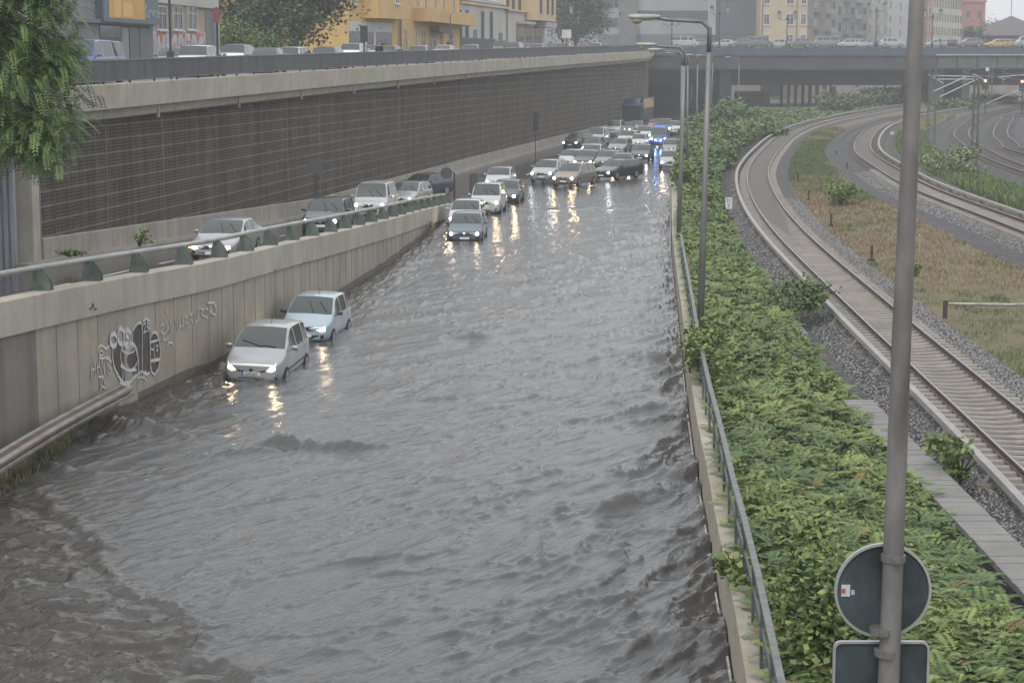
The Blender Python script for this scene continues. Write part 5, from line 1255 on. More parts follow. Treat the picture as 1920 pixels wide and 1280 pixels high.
t, f = block('cream_terrace', XY(1738, 470), XY(1792, 505), 3.5, gz-1, gz+13.1, render('cream_terrace_wall', (.58,.53,.40)), 'long cream apartment terrace right of the near pole with grey mansard roof', mat('mansard', (.2,.19,.2), rough=.7), 3.5)
for r3 in range(4):
    for k in range(11): f.window(f.L*(k+.5)/11, gz+.8+r3*3.3, f.L/11*.42, 1.9, frame_d, 0, False, .02)
t, f = block('narrow_red_house', XY(1727, 440), XY(1738, 440), 3, gz-1, gz+15, render('dull_red', (.30,.17,.14)), 'narrow dull red house slice just right of the near pole')
for r3 in range(4): f.window(f.L*.5, gz+.8+r3*3.6, .6, 1.9, frame_w, 0, False, .02)
t, f = block('brick_house', XY(1792.5, 512), XY(1835, 512), 14, gz-1, gz+13, mat('red_brick', (.33,.15,.105), rough=.9, var=.2, scale=1), 'red brick house with steep red roof at the edge of the sky', mat('red_tiles', (.24,.085,.07), rough=.8, var=.2), 5.5)
for r3 in range(3):
    for k in (0,1): f.window(f.L*(k+.5)/2, gz+1+r3*4, 1.0, 1.8, frame_d, 0, False, .02)
# pointed roof with mast
t = empty('pavilion', (115, 455, gz), 'low building with a wide pointed dark roof and a thin mast at the right', 'building')
cx_, cy_ = (1883-960)/F*455, 455
b = MB(); zt_, ze = at(960, 30, Y=455).z, at(960, 68, Y=455).z; R_ = 8.9
for k in range(4):
    a, c = [(cx_+sx*R_, cy_+sy*R_, ze) for sx, sy in ((-1,-1),(1,-1),(1,1),(-1,1))][k], [(cx_+sx*R_, cy_+sy*R_, ze) for sx, sy in ((1,-1),(1,1),(-1,1),(-1,-1))][k]; b.face([a, c, (cx_, cy_, zt_)])
b.build('roof', mat('tent_roof', (.10,.09,.095), rough=.8, var=.1), t)
MB().box((cx_, cy_, (gz+ze)/2), (14,14,ze-gz)).build('wall', render('pavilion_wall', (.16,.16,.165)), t); MB().tube([(cx_,cy_,zt_-.2),(cx_,cy_,zt_+9)], .08, 6).build('mast', frame_d, t)
# ============================================================ TREES
bark = mat('bark', (.075,.06,.045), rough=.95, var=.4, scale=4, bump=.02, bscale=12)
def tree(name, label, base, h, r, crown0, n, size, mats, seed, group=None, droop=.0, lean=(0,0)):
    rg = np.random.default_rng(seed); t = empty(name, base, label, 'tree', group); B = Vector(base)
    tb = MB(); top = B+Vector((lean[0], lean[1], h*.9)); tb.tube([B-Vector((0,0,.3)), B+Vector((lean[0]*.3,lean[1]*.3,h*.35)), B+Vector((lean[0]*.6,lean[1]*.6,h*.62)), top], [h*.028,h*.022,h*.014,h*.004], 8)
    C = []
    for k in range(16):
        a = rg.uniform(0,6.28); zz = rg.uniform(crown0, .92); s_ = B+Vector((lean[0]*zz,lean[1]*zz,h*zz*.8)); rr = r*(1-.5*abs(zz-.55)*1.4)*rg.uniform(.55,1)
        e = s_+Vector((math.cos(a)*rr, math.sin(a)*rr, h*rg.uniform(.02,.2))); m_ = (s_+e)/2+Vector((0,0,h*.04)); tb.tube([s_, m_, e], [h*.009,h*.006,h*.002], 5); C += [e, m_*.4+e*.6]
    tb.build('trunk', bark, t, smooth=True)
    for k in range(34):
        a = rg.uniform(0,6.28); cz = rg.uniform(crown0, 1); w = math.sqrt(max(.06, 1-((cz-.55)/.52)**2)); q = r*w*math.sqrt(rg.uniform(.05,1)); C.append(B+Vector((lean[0]*cz+math.cos(a)*q, lean[1]*cz+math.sin(a)*q, h*cz)))
    C = np.array([list(c) for c in C]); w = rg.integers(0, len(C), n); cs = rg.uniform(.16,.30,len(C))*r
    P = C[w]+rg.normal(0,1,(n,3))*cs[w][:,None]*np.array([1,1,.7])
    V, Fq = leaf_cards(P, size, rg, .5, .7); tone = (w*7+(rg.uniform(0,1,n) < .25)) % len(mats)
    npmesh('crown', V, Fq, mats, tone, t); return t
gtree = [mat('tree_mid', (.060,.095,.035), rough=.6, var=.3, scale=1), mat('tree_dark', (.030,.055,.022), rough=.6, var=.3, scale=1), mat('tree_light', (.10,.135,.045), rough=.6, var=.3, scale=1)]
def onst(px, Y): return Vector(((px-960)/F*Y, Y, zst(min(Y,330))))
tree('street_tree', 'big round green street tree left of the yellow house', onst(560,168), 10.5, 4.8, .12, 15000, .36, gtree, 1)
tree('street_tree', 'dark green tree touching the right edge of the left building', onst(462,176), 11, 4.0, .15, 9000, .36, [gtree[0], gtree[1]], 2)
tree('street_tree', 'dim green tree behind the double street lamp left of the office block', Vector(((1078-960)/F*345, 345, 2.2)), 11.5, 5.6, .18, 9000, .5, [gtree[0], gtree[1]], 3)
tree('street_tree', 'small far tree in front of the brick house', Vector(((1815-960)/F*430,430,2.3)), 5.2, 2.2, .15, 1500, .5, gtree, 4)
tree('street_tree', 'small tree between the brick house and the pointed roof', Vector(((1846-960)/F*480,480,2.3)), 7.2, 3.0, .15, 1800, .5, gtree, 6)
hg = [mat('hedge_bright', (.135,.19,.05), rough=.6, var=.25, scale=2), mat('hedge_mid', (.09,.15,.04), rough=.6, var=.25, scale=2)]
shrub('round_hedge', 'bright clipped green hedge between the left building and the street tree', onst(447,152)+Vector((0,0,0)), 2.3, 2, 2.6, 4200, .22, hg, cat='hedge', seed=40)
shrub('round_hedge', 'darker green hedge beside the bright clipped one', onst(500,156), 2.2, 2, 2.1, 3000, .22, [hg[1], gtree[0]], cat='hedge', seed=41)
# house slice seen in the tree gap
t, f = block('villa', XY(418, 205), XY(470, 215), 8, 2, 9, render('villa_wall', (.33,.27,.22)), 'brownish house wall half hidden behind the trees at the upper left')
f.window(f.L*.4, 5, 1.2, 1.6)
# foreground tree of heaven at the left edge
def heaven():
    rg = np.random.default_rng(50); B = Vector((-14.4, 44.2, -8.6)); t = empty('ailanthus_tree', B, 'feathery leaved green tree hanging into the picture at the upper left', 'tree')
    tb = MB(); top = Vector((-12.9, 44.0, 2.5)); tb.tube([B, Vector((-14.2,44.1,-5)), Vector((-13.3,44,-1.5)), top], [.17,.14,.10,.03], 8)
    tips = []
    for k in range(58):
        px, py = rg.uniform(-60, 152), rg.uniform(-60, 285)
        lim = 152-55*abs(py-180)/170 if py > 150 else 165-.0*py
        if py < 100: lim = 128-.25*(100-py)*.2+25*math.sin(py*.08)
        if py > 270: lim = 112
        if px > lim: px = lim-rg.uniform(0, 60)
        e = at(px, py, Y=rg.uniform(42.4, 45.6)); s_ = Vector((-13.5, 44, min(2, e.z+rg.uniform(.2, 1.6)))); m_ = (s_+e)/2+Vector((0,0,.3)); tb.tube([s_, m_, e], [.03,.02,.006], 5); tips += [e]*3+[m_*.35+e*.65]*2
    tb.build('trunk', bark, t, smooth=True)
    n = 5600; Tp = np.array([list(p) for p in tips]); w = rg.integers(0, len(Tp), n); P = Tp[w]+rg.normal(0, .22, (n,3))
    az = rg.uniform(0, 6.283, n); el = rg.uniform(-.9, .5, n); D = np.stack([np.cos(az)*np.cos(el)+.35, np.sin(az)*np.cos(el)*.8, np.sin(el)], 1); D /= np.linalg.norm(D, axis=1, keepdims=True)
    V, Fq = fronds(P, D, rg.uniform(.24, .47, n), rg, pairs=9, lw=.15, ll=.27, droop=.5)
    kind = np.where(rg.uniform(0,1,n) < .3, 1, np.where(rg.uniform(0,1,n) < .35, 2, 0))
    npmesh('crown', V, Fq, [mat('ail_mid', (.085,.155,.04), rough=.55, var=.3, scale=3), mat('ail_light', (.14,.22,.06), rough=.55, var=.3, scale=3), mat('ail_dark', (.04,.085,.025), rough=.55, var=.3, scale=3)], np.repeat(kind, 18), t)
heaven()
# ============================================================ LAMP POSTS, SIGNS, RAIL FURNITURE
pole_m = mat('pole_grey', (.17,.168,.165), rough=.45, metal=.3, var=.2, scale=2, stretch=(1,1,.2))
def lamp_post(btm, top, arm, label, r0=.11):
    t = empty('street_lamp', btm, label, 'street lamp', 'lamp posts along the flood wall'); d = (top-btm)
    MB().tube([btm, btm+d*.45, btm+d*.46, btm+d*.985], [r0, r0*.86, r0*.72, r0*.62], 12).build('pole', pole_m, t, smooth=True)
    a = MB(); A = top-d*.09; a.tube([A, top-d*.02, top+Vector((-.22,0,.02)), top+Vector((-arm*.55,0,.07)), top+Vector((-arm+.7,0,.12))], [r0*.66,r0*.66,r0*.6,.05,.045], 10); a.build('arm', pole_m, t, smooth=True)
    h = MB(); c = top+Vector((-arm+.35,0,.17)); i0 = len(h.v); n = 12
    prof = [(.42,.03,-.0),(.36,.09,-.02),(.1,.13,-.03),(-.25,.14,-.03),(-.42,.09,-.02),(-.46,.03,0)]
    for x, hw, z in prof:
        for j in range(n): an = 6.2832*j/n; h.v.append((c.x+x, c.y+math.cos(an)*hw, c.z+z+math.sin(an)*hw*.62))
    for k in range(len(prof)-1):
        for j in range(n): h.f.append((i0+k*n+j, i0+k*n+(j+1)%n, i0+(k+1)*n+(j+1)%n, i0+(k+1)*n+j)); h.m.append(0)
    hd = h.build('lamp_head', mat('lamp_housing', (.33,.33,.32), rough=.4, var=.2, scale=3), t, smooth=True)
    l = MB(); l.lathe((c.x-.22, c.y, c.z-.12), [(.0,-.10),(.10,-.08),(.15,-.02),(.16,.03)], 12); l.build('lens', mat('lamp_lens', (.42,.41,.26), rough=.25, var=.1), hd, smooth=True)
for b_, t_, Yd, arm, lab in (((1312,645),(1331,42),54,2.15,'nearest tall lamp post with its arm reaching over the flooded road'),((1272,462),(1284,90),84,2.0,'second lamp post behind the nearest tall one'),((1276,330),(1279,98),113,1.9,'third lamp post crowded behind the second one'),((1288,300),(1290,103),140,1.5,'fourth lamp post in the crowded row'),((1306,262),(1308,106),185,1.2,'fifth slim lamp post right of the crowded row'),((1332,232),(1337,106),262,2.2,'far slim lamp post hidden behind the nearest tall one'),((1384,215),(1386,109),290,2.0,'farthest slim lamp post standing alone before the bridge')):
    a = at(*b_, Y=Yd); c = at(*t_, Y=Yd); lamp_post(a-Vector((0,0,.15)) if Yd < 60 else Vector((a.x, a.y, min(a.z, -7.9))), c, arm, lab, .105 if Yd < 100 else .10)
# near pole with the two sign backs
a, c = at(1663, 1360, Y=11.7), at(1722, -60, Y=11.7); k_ = (c-a).normalized(); bt_ = a-k_*((a.z+7.8)/k_.z)
t = empty('sign_pole', bt_, 'thick grey pole close to the camera carrying two traffic sign backs', 'pole')
MB().tube([bt_, a, at(1690, 640, Y=11.7), c, c+k_*3], [.08,.069,.06,.046,.042], 20).build('pole', mat('near_pole', (.18,.175,.17), rough=.45, metal=.25, var=.4, scale=3, stretch=(1,1,.3)), t, smooth=True)
sb_ = mat('sign_back', (.04,.055,.06), rough=.5, var=.5, scale=4, stretch=(1,1,.6)); se = mat('sign_edge', (.42,.42,.41), rough=.4, metal=.5, var=.15)
sc_ = at(1655, 1106, Y=11.79); R = .306
t = empty('round_sign', sc_, 'dark back of a round traffic sign with a small sticker on the near pole', 'traffic sign')
def tilted(b): pass
fr = MB(); n = 48; i0 = 0
def disc(r0, y0, y1, mtl, name, ring=None):
    b = MB()
    for k in range(n):
        a0, a1 = 6.2832*k/n, 6.2832*(k+1)/n
        P = lambda r, a, y: (sc_.x+r*math.cos(a), sc_.y+y, sc_.z+r*math.sin(a))
        ri = ring or 0
        if ri: b.face([P(r0,a0,y0),P(r0,a1,y0),P(ri,a1,y0),P(ri,a0,y0)]); b.face([P(ri,a0,y0),P(ri,a1,y0),P(ri,a1,y1),P(ri,a0,y1)])
        else: b.face([P(r0,a0,y0),P(r0,a1,y0),(sc_.x,sc_.y+y0,sc_.z)])
        b.face([P(r0,a1,y0),P(r0,a0,y0),P(r0,a0,y1),P(r0,a1,y1)])
    return b.build(name, mtl, t)
disc(R-.012, .0, .012, sb_, 'plate'); disc(R, -.016, .014, se, 'rim', R-.016)
MB().box((sc_.x-.235, sc_.y-.006, sc_.z+.0), (.055,.008,.075)).build('sticker', mat('sticker_white', (.5,.49,.48), rough=.6, var=.1), t)
MB().box((sc_.x-.25, sc_.y-.012, sc_.z+.0), (.022,.006,.028)).build('sticker_mark', mat('sticker_red', (.3,.10,.08), rough=.6, var=0), t)
MB().box((sc_.x-.19, sc_.y-.006, sc_.z-.012), (.022,.006,.03)).build('sticker', mat('sticker_blue', (.3,.4,.45), rough=.6, var=0), t)
cl = MB()
for zz in (.235, -.235):
    x_ = at(1655+zz*38, 1106, Y=11.7).x+ .03; cl.tube([(x_, 11.7, sc_.z+zz-.02), (x_, 11.7, sc_.z+zz+.02)], .078, 16); cl.box((x_, 11.62, sc_.z+zz), (.05,.03,.035)); cl.tube([(x_-.0,11.60,sc_.z+zz),(x_,11.585,sc_.z+zz)], .012, 6)
cl.build('clamp', pole_m, t)
s2 = at(1650, 1300, Y=11.79); t = empty('square_sign', s2, 'dark back of a rectangular traffic sign cut by the bottom edge on the near pole', 'traffic sign')
def rr(w, h, r, n=5): return [(sx*(w-r)+r*math.cos(a0+math.pi/2*k/n), sz*(h-r)+r*math.sin(a0+math.pi/2*k/n)) for sx, sz, a0 in ((1,1,0),(-1,1,math.pi/2),(-1,-1,math.pi),(1,-1,math.pi*1.5)) for k in range(n+1)]
hw, hh_ = .305, .305; czz = at(1650, 1201, Y=11.79).z-hh_
o_, i_ = rr(hw, hh_, .05), rr(hw-.014, hh_-.014, .04); b = MB(); e_ = MB(); N_ = len(o_)
b.face([(s2.x+x, 11.79, czz+z) for x, z in i_]); b.face([(s2.x+x, 11.80, czz+z) for x, z in i_][::-1])
for k in range(N_):
    j = (k+1) % N_; A = lambda p, y: (s2.x+p[0], y, czz+p[1])
    e_.face([A(o_[k],11.775),A(o_[j],11.775),A(i_[j],11.775),A(i_[k],11.775)]); e_.face([A(i_[k],11.775),A(i_[j],11.775),A(i_[j],11.80),A(i_[k],11.80)]); e_.face([A(o_[j],11.775),A(o_[k],11.775),A(o_[k],11.81),A(o_[j],11.81)])
b.build('plate', sb_, t); e_.build('rim', se, t)
x_ = at(1662, 1220, Y=11.7).x; b = MB(); b.tube([(x_, 11.7, czz+.24), (x_, 11.7, czz+.28)], .078, 16); b.box((x_, 11.62, czz+.26), (.05,.03,.035)); b.build('clamp', pole_m, t)
# guard rail at the lower left
g0, g1 = at(-70, 918, z=-8.15), at(243, 733, z=-8.2)
t = empty('guard_rail', (g0+g1)/2-Vector((0,0,.6)), 'wet steel guard rail ending at the graffiti wall in the lower left', 'guard rail')
gd = (g1-g0).normalized(); gm_ = mat('wet_steel', (.27,.26,.25), rough=.3, metal=.6, scale=2.2, col2=(.17,.12,.085))
pth_ = [g0+(g1-g0)*(k/14)+Vector((-.12*math.sin(k/14*3.14),0,0)) for k in range(15)]
MB().sweep([(p.x,p.y,p.z) for p in pth_], [(-.02,.15),(-.10,.10),(-.10,.04),(-.03,0),(-.10,-.05),(-.10,-.11),(-.02,-.15),(.0,-.14),(-.06,-.10),(-.06,-.06),(0,0),(-.06,.05),(-.06,.09),(0,.14)]).build('rail_beam', gm_, t)
MB().sweep([(p.x,p.y,p.z) for p in pth_], [(.28,.15),(.21,.10),(.21,.04),(.27,0),(.21,-.05),(.21,-.11),(.28,-.15),(.3,-.15),(.3,.15)]).build('rear_beam', gm_, t)
MB().sweep([(p.x,p.y,p.z) for p in pth_], [(.2,.11),(.2,.13),(-.01,.13),(-.01,.11)]).build('spacer', gm_, t)
for px, py in ((80,850),(178,785)):
    q = at(px, py, z=-8.6); MB().box((q.x-.12, q.y+.1, -8.75), (.1,.14,1.0)).build('post', dark_steel, t)
# round sign poles on the ramp
def disc_sign(px, py, R, Y, zb, label, dbl=False):
    c = at(px, py, Y=Y); t = empty('round_sign_post', (c.x, Y+.06, zb), label, 'traffic sign')
    MB().tube([(c.x,Y+.06,zb),(c.x,Y+.06,c.z+R)], .045, 8).build('post', dark_steel, t)
    MB().tube([(c.x,Y,c.z),(c.x,Y+.025,c.z)], R, 24).build('plate', mat('far_sign_back', (.06,.065,.065), rough=.5), t)
disc_sign(592, 312, .38, 96, zramp(96), 'round sign back on a thin post between dark crossover and white van')
c_ = at(837, 325, Y=108); t = empty('round_sign_post', (at(852,372,Y=108).x, 108.05, -8.1), 'round sign back on an arched post at the tip of the ramp wall', 'traffic sign')
MB().tube([(at(852,372,Y=108).x,108.05,-8.1),(at(852,372,Y=108).x,108.05,c_.z),(c_.x+.1,108.05,c_.z+.15)], .05, 8).build('post', dark_steel, t); MB().tube([(c_.x,108,c_.z),(c_.x,108.03,c_.z)], .33, 24).build('plate', MATS['far_sign_back'], t)
c_ = at(888, 345, Y=125); t = empty('panel_sign', (c_.x, 125, -8.8), 'upright dark rectangular sign panel behind the white small van', 'traffic sign')
b = MB(); b.box((c_.x,125,c_.z), (.56,.06,1.35)); b.build('panel', MATS['far_sign_back'], t); MB().tube([(c_.x,125.06,-8.8),(c_.x,125.06,c_.z)], .04, 6).build('post', dark_steel, t)
c_ = at(1004, 228, Y=185); t = empty('traffic_signal', (c_.x, 185, -8.8), 'tall thin dark signal post in front of the lattice wall', 'signal')
MB().tube([(c_.x,185,-8.8),(c_.x,185,c_.z+.9)], .05, 6).build('post', dark_steel, t); MB().box((c_.x,184.9,c_.z), (.5,.3,1.7)).build('signal_head', dark_steel, t)
# kilometre plates
def km(px, py, Y, w, h, label, lines, zb):
    c = at(px, py, Y=Y); t = empty('kilometre_plate', (c.x, Y, zb), label, 'sign'); MB().box((c.x,Y,c.z), (w,.02,h)).build('plate', mat('plate_grey', (.55,.55,.54), rough=.6, var=.1), t)
    MB().tube([(c.x,Y+.03,zb),(c.x,Y+.03,c.z)], .03, 6).build('post', steel, t)
    for k, s3 in enumerate(lines): text_part(s3, h*.46, Vector((c.x, Y-.016, c.z+h*(.24-.48*k)))-t.location, (math.pi/2,0,0), ink, t, 'lettering')
km(1366.5, 381, 103, .37, .62, 'white kilometre plate reading 31 over 7 at the edge of the green strip', ['31','7'], -8.6)
km(1400, 256, 185, .32, .6, 'small pale plate on a stick in front of the thicket', [], -8.3)
km(1673, 252, 215, .4, .6, 'small white plate left of the near pole between the far tracks', [], -8.1)
# short marker posts in the grass
pm_ = mat('marker_rust', (.055,.035,.028), rough=.8, var=.3, scale=4)
for px, py, h in ((1490,315,.55),(1496,341,.6),(1516,376,.65),(1558,424,.65),(1634,489,.65),(1494,296,.5),(1503,276,.5),(1518,263,.5),(1537,253,.5),(1565,266,.5),(1568,294,.55),(1588,320,.6)):
    q = at(px, py, z=-8.5); t = MB(); t.box((q.x, q.y, -8.5+h/2), (.10,.10,h)); t.box((q.x, q.y, -8.46), (.26,.22,.1)); i = len([o for o in COL.objects if o.name.startswith('marker_post')])
    tag(t.build('marker_post', pm_), 'short dark post standing beside the curved tracks on the grass island', 'post', 'short marker posts on the grass island')
q = at(1772, 592, z=-8.6); t = empty('pipe_barrier', q, 'rusty short post with a pale horizontal pipe running to the right edge', 'barrier')
MB().box((q.x,q.y,q.z+.22), (.13,.13,.62)).build('post', pm_, t); MB().tube([(q.x+.05,q.y,q.z+.42),(q.x+2.2,q.y+.2,q.z+.36),(q.x+5,q.y+.1,q.z+.40)], .045, 8).build('pipe', mat('pipe_pale', (.33,.33,.32), rough=.5, var=.3, scale=3), t, smooth=True)
# catenary masts and wires
def lattice(name, px, py, Y, top, w, label):
    b_ = at(px, py, Y=Y); zt2 = at(px, top, Y=Y).z; t = empty(name, b_, label, 'mast', 'overhead line masts'); m = MB()
    n2 = int((zt2-b_.z)/.7)
    for sx in (-1,1):
        for sy in (-1,1): m.bar((b_.x+sx*w, Y+sy*w, b_.z), (b_.x+sx*w*.7, Y+sy*w*.7, zt2), .06)
    for k in range(n2):
        z0 = b_.z+k*.7; s3 = 1 if k % 2 else -1; m.bar((b_.x-s3*w, Y-w, z0), (b_.x+s3*w, Y-w, z0+.7), .035); m.bar((b_.x-s3*w, Y+w, z0), (b_.x+s3*w, Y+w, z0+.7), .035)
    m.build('lattice', mat('mast_green', (.10,.115,.10), rough=.6, var=.2), t); return t, b_, zt2
cw = mat('insulator_pale', (.38,.38,.37), rough=.5, var=.1); wires = mat('wire', (.16,.16,.16), rough=.6, var=0)
t, b_, z_ = lattice('catenary_mast', 1826, 312, 146, 148, .22, 'slim lattice mast beside the third track')
def brace(t, segs, Y, r=.05, nm='cantilever'):
    m = MB()
    for a, c in segs: m.tube([at(*a, Y=Y), at(*c, Y=Y)], r, 6)
    m.build(nm, cw, t)
brace(t, [((1762,182),(1828,151)),((1750,172),(1814,143)),((1824,139),(1845,150))], 146)
t, b_, z_ = lattice('catenary_mast', 1745, 270, 188, 128, .38, 'heavier lattice mast right behind the near pole')
brace(t, [((1741,140),(1769,157)),((1750,142),(1828,144)),((1758,149),(1834,149))], 188, .06)
t, b_, z_ = lattice('catenary_mast', 1855, 206, 285, 120, .3, 'far lattice mast behind the first red signal')
brace(t, [((1848,195),(1920,165)),((1872,144),(1884,150)),((1872,145),(1925,140))], 285, .09)
t = empty('overhead_wires', (60, 200, -2), 'thin overhead contact wires above the far right tracks', 'wires')
m = MB()
for dz, P in ((5.4, tracks[2]), (5.4, tracks[3]), (6.6, tracks[2]), (6.6, tracks[3])):
    m.tube([p+Vector((0,0,dz)) for p in P[150::20]], .022, 4)
m.build('wire', wires, t)
redon = mat('signal_red', (.9,.2,.1), emit=(1,.16,.06), estr=14, var=0)
for px, py, lab in ((1847,152,'railway signal showing red beside the lattice mast'),(1916,153,'railway signal showing red at the right edge of the picture')):
    Y_ = 270; c = at(px, py, Y=Y_); t = empty('railway_signal', (c.x, Y_, -7.4), lab, 'signal')
    MB().box((c.x, Y_, c.z-.45), (.75,.3,1.7)).build('signal_head', dark_steel, t); MB().tube([(c.x+.2,Y_+.2,-7.4),(c.x+.2,Y_+.2,c.z)], .09, 6).build('post', dark_steel, t)
    MB().tube([(c.x,Y_-.15,c.z),(c.x,Y_-.2,c.z)], .15, 12).build('red_light', redon, t)
    if px < 1900: MB().box((c.x+.25, Y_, c.z+1.6), (.45,.05,.5)).build('plate', MATS['plate_grey'], t)
b_ = at(1562, 205, Y=300); t = empty('signal_back', b_, 'dark oval signal back on a post right of the slim bridge columns', 'signal'); MB().tube([b_, b_+Vector((0,0,3))], .1, 6).build('post', dark_steel, t); MB().lathe((b_.x,b_.y,b_.z+1.8), [(.02,0),(.35,.4),(.38,1.6),(.02,2.2)], 10).build('signal_head', dark_steel, t)
# ornate double lanterns
def lantern(px, Y, zb, zt3, arm, label, hook=False):
    x = (px-960)/F*Y; t = empty('double_lantern', (x, Y, zb), label, 'street lamp', 'old style double lanterns')
    dk = MATS['dark_steel']; m = MB(); m.tube([(x,Y,zb),(x,Y,zb+1),(x,Y,zb+1.05),(x,Y,zt3)], [.17,.15,.10,.075], 8)
    m.lathe((x,Y,zt3-.2), [(.02,0),(.2,.1),(.24,.3),(.1,.5),(.03,.9)], 8); m.build('pole', dk, t)
    for s_ in (-1,1):
        a = MB(); a.tube([(x,Y,zt3-.1),(x+s_*arm*.5,Y,zt3-.25),(x+s_*arm,Y,zt3-.05)], .05, 6); a.build('arm', dk, t)
        l = MB(); l.lathe((x+s_*arm,Y,zt3), [(.02,-.1),(.24,.0),(.32,.95),(.40,1.0),(.05,1.35),(.02,1.5)], 8); l.mi = 0; lo = l.build('lantern', mat('lantern_glass', (.33,.34,.34), rough=.3, var=.2), t)
        c2 = MB(); 
        for k in range(4): an = .785+1.571*k; c2.bar((x+s_*arm+.25*math.cos(an),Y+.25*math.sin(an),zt3), (x+s_*arm+.33*math.cos(an),Y+.33*math.sin(an),zt3+.97), .05)
        c2.lathe((x+s_*arm,Y,zt3), [(.41,.98),(.42,1.02),(.06,1.38),(.02,1.6)], 8); c2.build('cage', dk, lo)
for px, Y, top, lab in ((1344,331.6,26,'double lantern right of the tall lamp arm'),(1469,331.6,36,'double lantern before the beige house'),(1634,331.6,20,'big double lantern near the middle of the bridge'),(1738,331.6,32,'double lantern half hidden by the near pole'),(1256,331.6,46,'slim dark lantern post left of the tall lamp arm')):
    lantern(px, Y, 2.3, at(px, top, Y=Y).z, 1.35, lab)
lantern(1053, 300, zst(300), at(1053, 25, Y=300).z, 1.35, 'double lantern in front of the dim street tree')
# street signs and posts on the upper street
def post(px, ytop, off, label, name='street_post', cat='post', sign=None):
    Y = street_y(px, off); x = mw(Y)-off; z1 = at(px, ytop, Y=Y).z; t = empty(name, (x, Y, zst(Y)), label, cat); MB().tube([(x,Y,zst(Y)),(x,Y,z1)], .06, 8).build('post', dark_steel, t)
    if sign: w, h, m, dz = sign; MB().box((x, Y-.07, z1-dz), (w,.05,h)).build('plate', m, t)
post(327, -30, 2, 'thin dark post with a small signal in front of the graffiti covered wing', sign=(.35,.9,dark_steel,3.6))
post(414, 14, 2, 'thin post with a dull red sign at the corner of the left building', sign=(.3,.75,mat('sign_dullred', (.18,.05,.06), rough=.6), .4))
post(686, 50, 2, 'dark signal head on a post before the shop front of the yellow house', sign=(.5,1.1,dark_steel,.5))
post(1061, 56, 3, 'square white sign on two legs under the dim street tree', cat='sign', name='square_white_sign', sign=(1.1,1.0,MATS['plate_grey'],.5))
post(1201, 55, 1.5, 'triangular warning sign over a round blue sign at the end of the railing', cat='traffic sign', name='warning_sign', sign=(.6,.6,mat('sign_roundblue', (.05,.09,.3), rough=.5), 1.2))
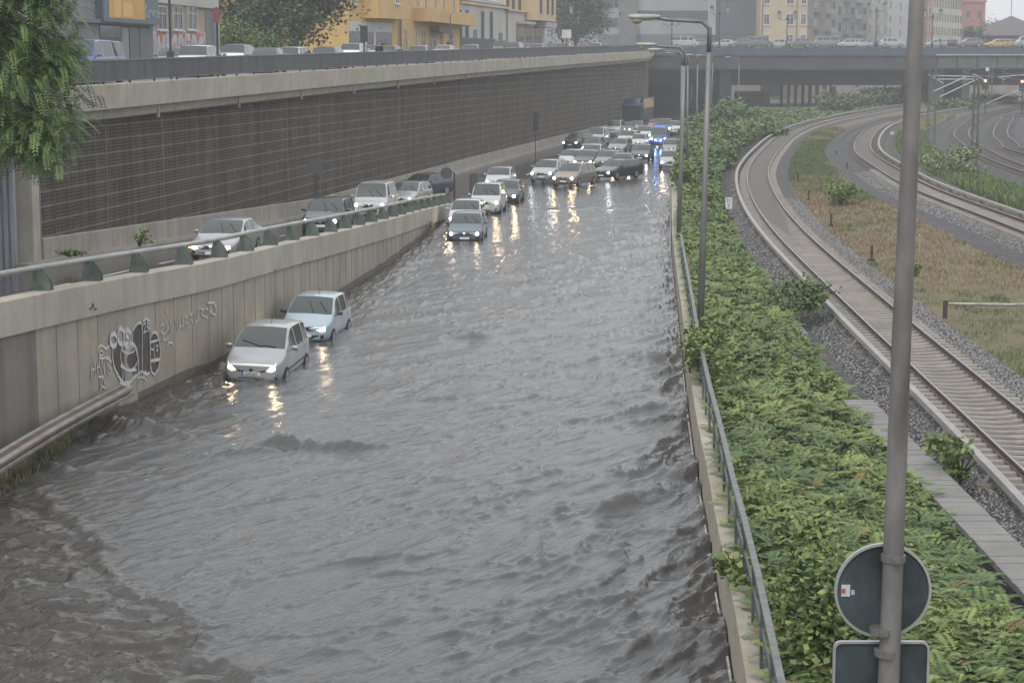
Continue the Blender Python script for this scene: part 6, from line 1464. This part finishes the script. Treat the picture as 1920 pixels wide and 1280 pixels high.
# people
def person(loc, h, psi, coat, trousers, label, stride=.12):
    t = empty('person', loc, label, 'person', None, psi); k = h/1.75
    J = [(0,0,.93),(0,0,1.15),(0,0,1.42),(0,0,1.52),(0,-.01,1.62),(0,-.01,1.72),(.19,0,1.40),(.24,.02,1.12),(.22,-.12,.90),(-.19,0,1.40),(-.24,.02,1.12),(-.22,-.12,.90),(.10,0,.88),(.11,-stride,.48),(.11,-stride*.6,.08),(.11,-stride*.6-.15,.03),(-.10,0,.88),(-.11,stride*.5,.48),(-.11,stride*1.8,.10),(-.11,stride*1.8-.14,.03)]
    E_ = [(0,1),(1,2),(2,3),(3,4),(4,5),(2,6),(6,7),(7,8),(2,9),(9,10),(10,11),(0,12),(12,13),(13,14),(14,15),(0,16),(16,17),(17,18),(18,19)]
    R2 = [.16,.16,.17,.06,.10,.085,.075,.055,.04,.075,.055,.04,.10,.07,.05,.04,.10,.07,.05,.04]
    me = bpy.data.meshes.new('body'); me.from_pydata([(a*k,b*k,c*k) for a,b,c in J], E_, []); o = bpy.data.objects.new('body', me); COL.objects.link(o); o.modifiers.new('s','SKIN'); o.modifiers.new('u','SUBSURF').levels = 1
    for i, v in enumerate(me.skin_vertices[0].data): v.radius = (R2[i]*k, R2[i]*k*(.75 if i < 3 else 1)); v.use_root = (i == 0)
    b2 = bake(o); bpy.data.objects.remove(o); b2.materials.clear()
    for m_ in (coat, trousers, mat('skin', (.35,.22,.16), rough=.6, var=0), mat('hair', (.03,.025,.02), rough=.8, var=0)): b2.materials.append(m_)
    for p in b2.polygons:
        z = p.center.z/k; p.material_index = 3 if z > 1.68 or (z > 1.58 and p.center.y > .0) else 2 if z > 1.5 else 1 if z < .9 else 0; p.use_smooth = True
    o = bpy.data.objects.new('body', b2); COL.objects.link(o); o.parent = t
dc = mat('coat_dark', (.02,.02,.024), rough=.9, var=.1); dj = mat('trousers_dark', (.04,.045,.06), rough=.9, var=.1)
Y_ = street_y(714, 2.0); person((mw(Y_)-2.0, Y_, zst(Y_)), 1.8, 0, dc, dj, 'person in dark coat standing at the railing before the yellow house', .0)
Y_ = street_y(842, 15.0); person((mw(Y_)-15.0, Y_, zst(Y_)+.13), 1.75, .4, mat('coat_brown', (.10,.05,.035), rough=.9, var=.1), dj, 'person in brown jacket walking on the pavement below the yellow balcony')
person(((1754-960)/F*331.2, 331.2, 2.31), 1.75, 1.5, dc, dj, 'person in dark clothes walking across the bridge right of the near pole', .2)
# small container and board under the bridge
q = at(1405, 193, Y=352); t = empty('site_container', (q.x, 352, -8.7), 'brown site container and yellowish board above the thicket under the bridge', 'container')
MB().box((q.x-.4,352,q.z+.4), (4.4,2.2,2.6)).build('container', mat('container_brown', (.13,.075,.06), rough=.7, var=.2), t); MB().box((q.x+3.0,351.8,q.z+.5), (1.4,.2,2.4)).build('board', mat('board_orange', (.6,.40,.25), rough=.6, var=.2), t)
MB().box((q.x,352,-7), (5,2.4,3.2)).build('plinth', conc_dk, t)
# ============================================================ RAIN HAZE
vm = bpy.data.materials.new('rain_haze'); vm.use_nodes = True; n = vm.node_tree; n.nodes.clear(); pv = n.nodes.new('ShaderNodeVolumePrincipled'); om = n.nodes.new('ShaderNodeOutputMaterial')
pv.inputs['Color'].default_value = (.93,.95,1,1); pv.inputs['Density'].default_value = HAZE; pv.inputs['Anisotropy'].default_value = .2
n.links.new(pv.outputs[0], om.inputs['Volume'])
if HAZE: tag(MB().box((300, 1720, 7.5), (2500, 3600, 37)).build('haze', vm), kind='stuff')
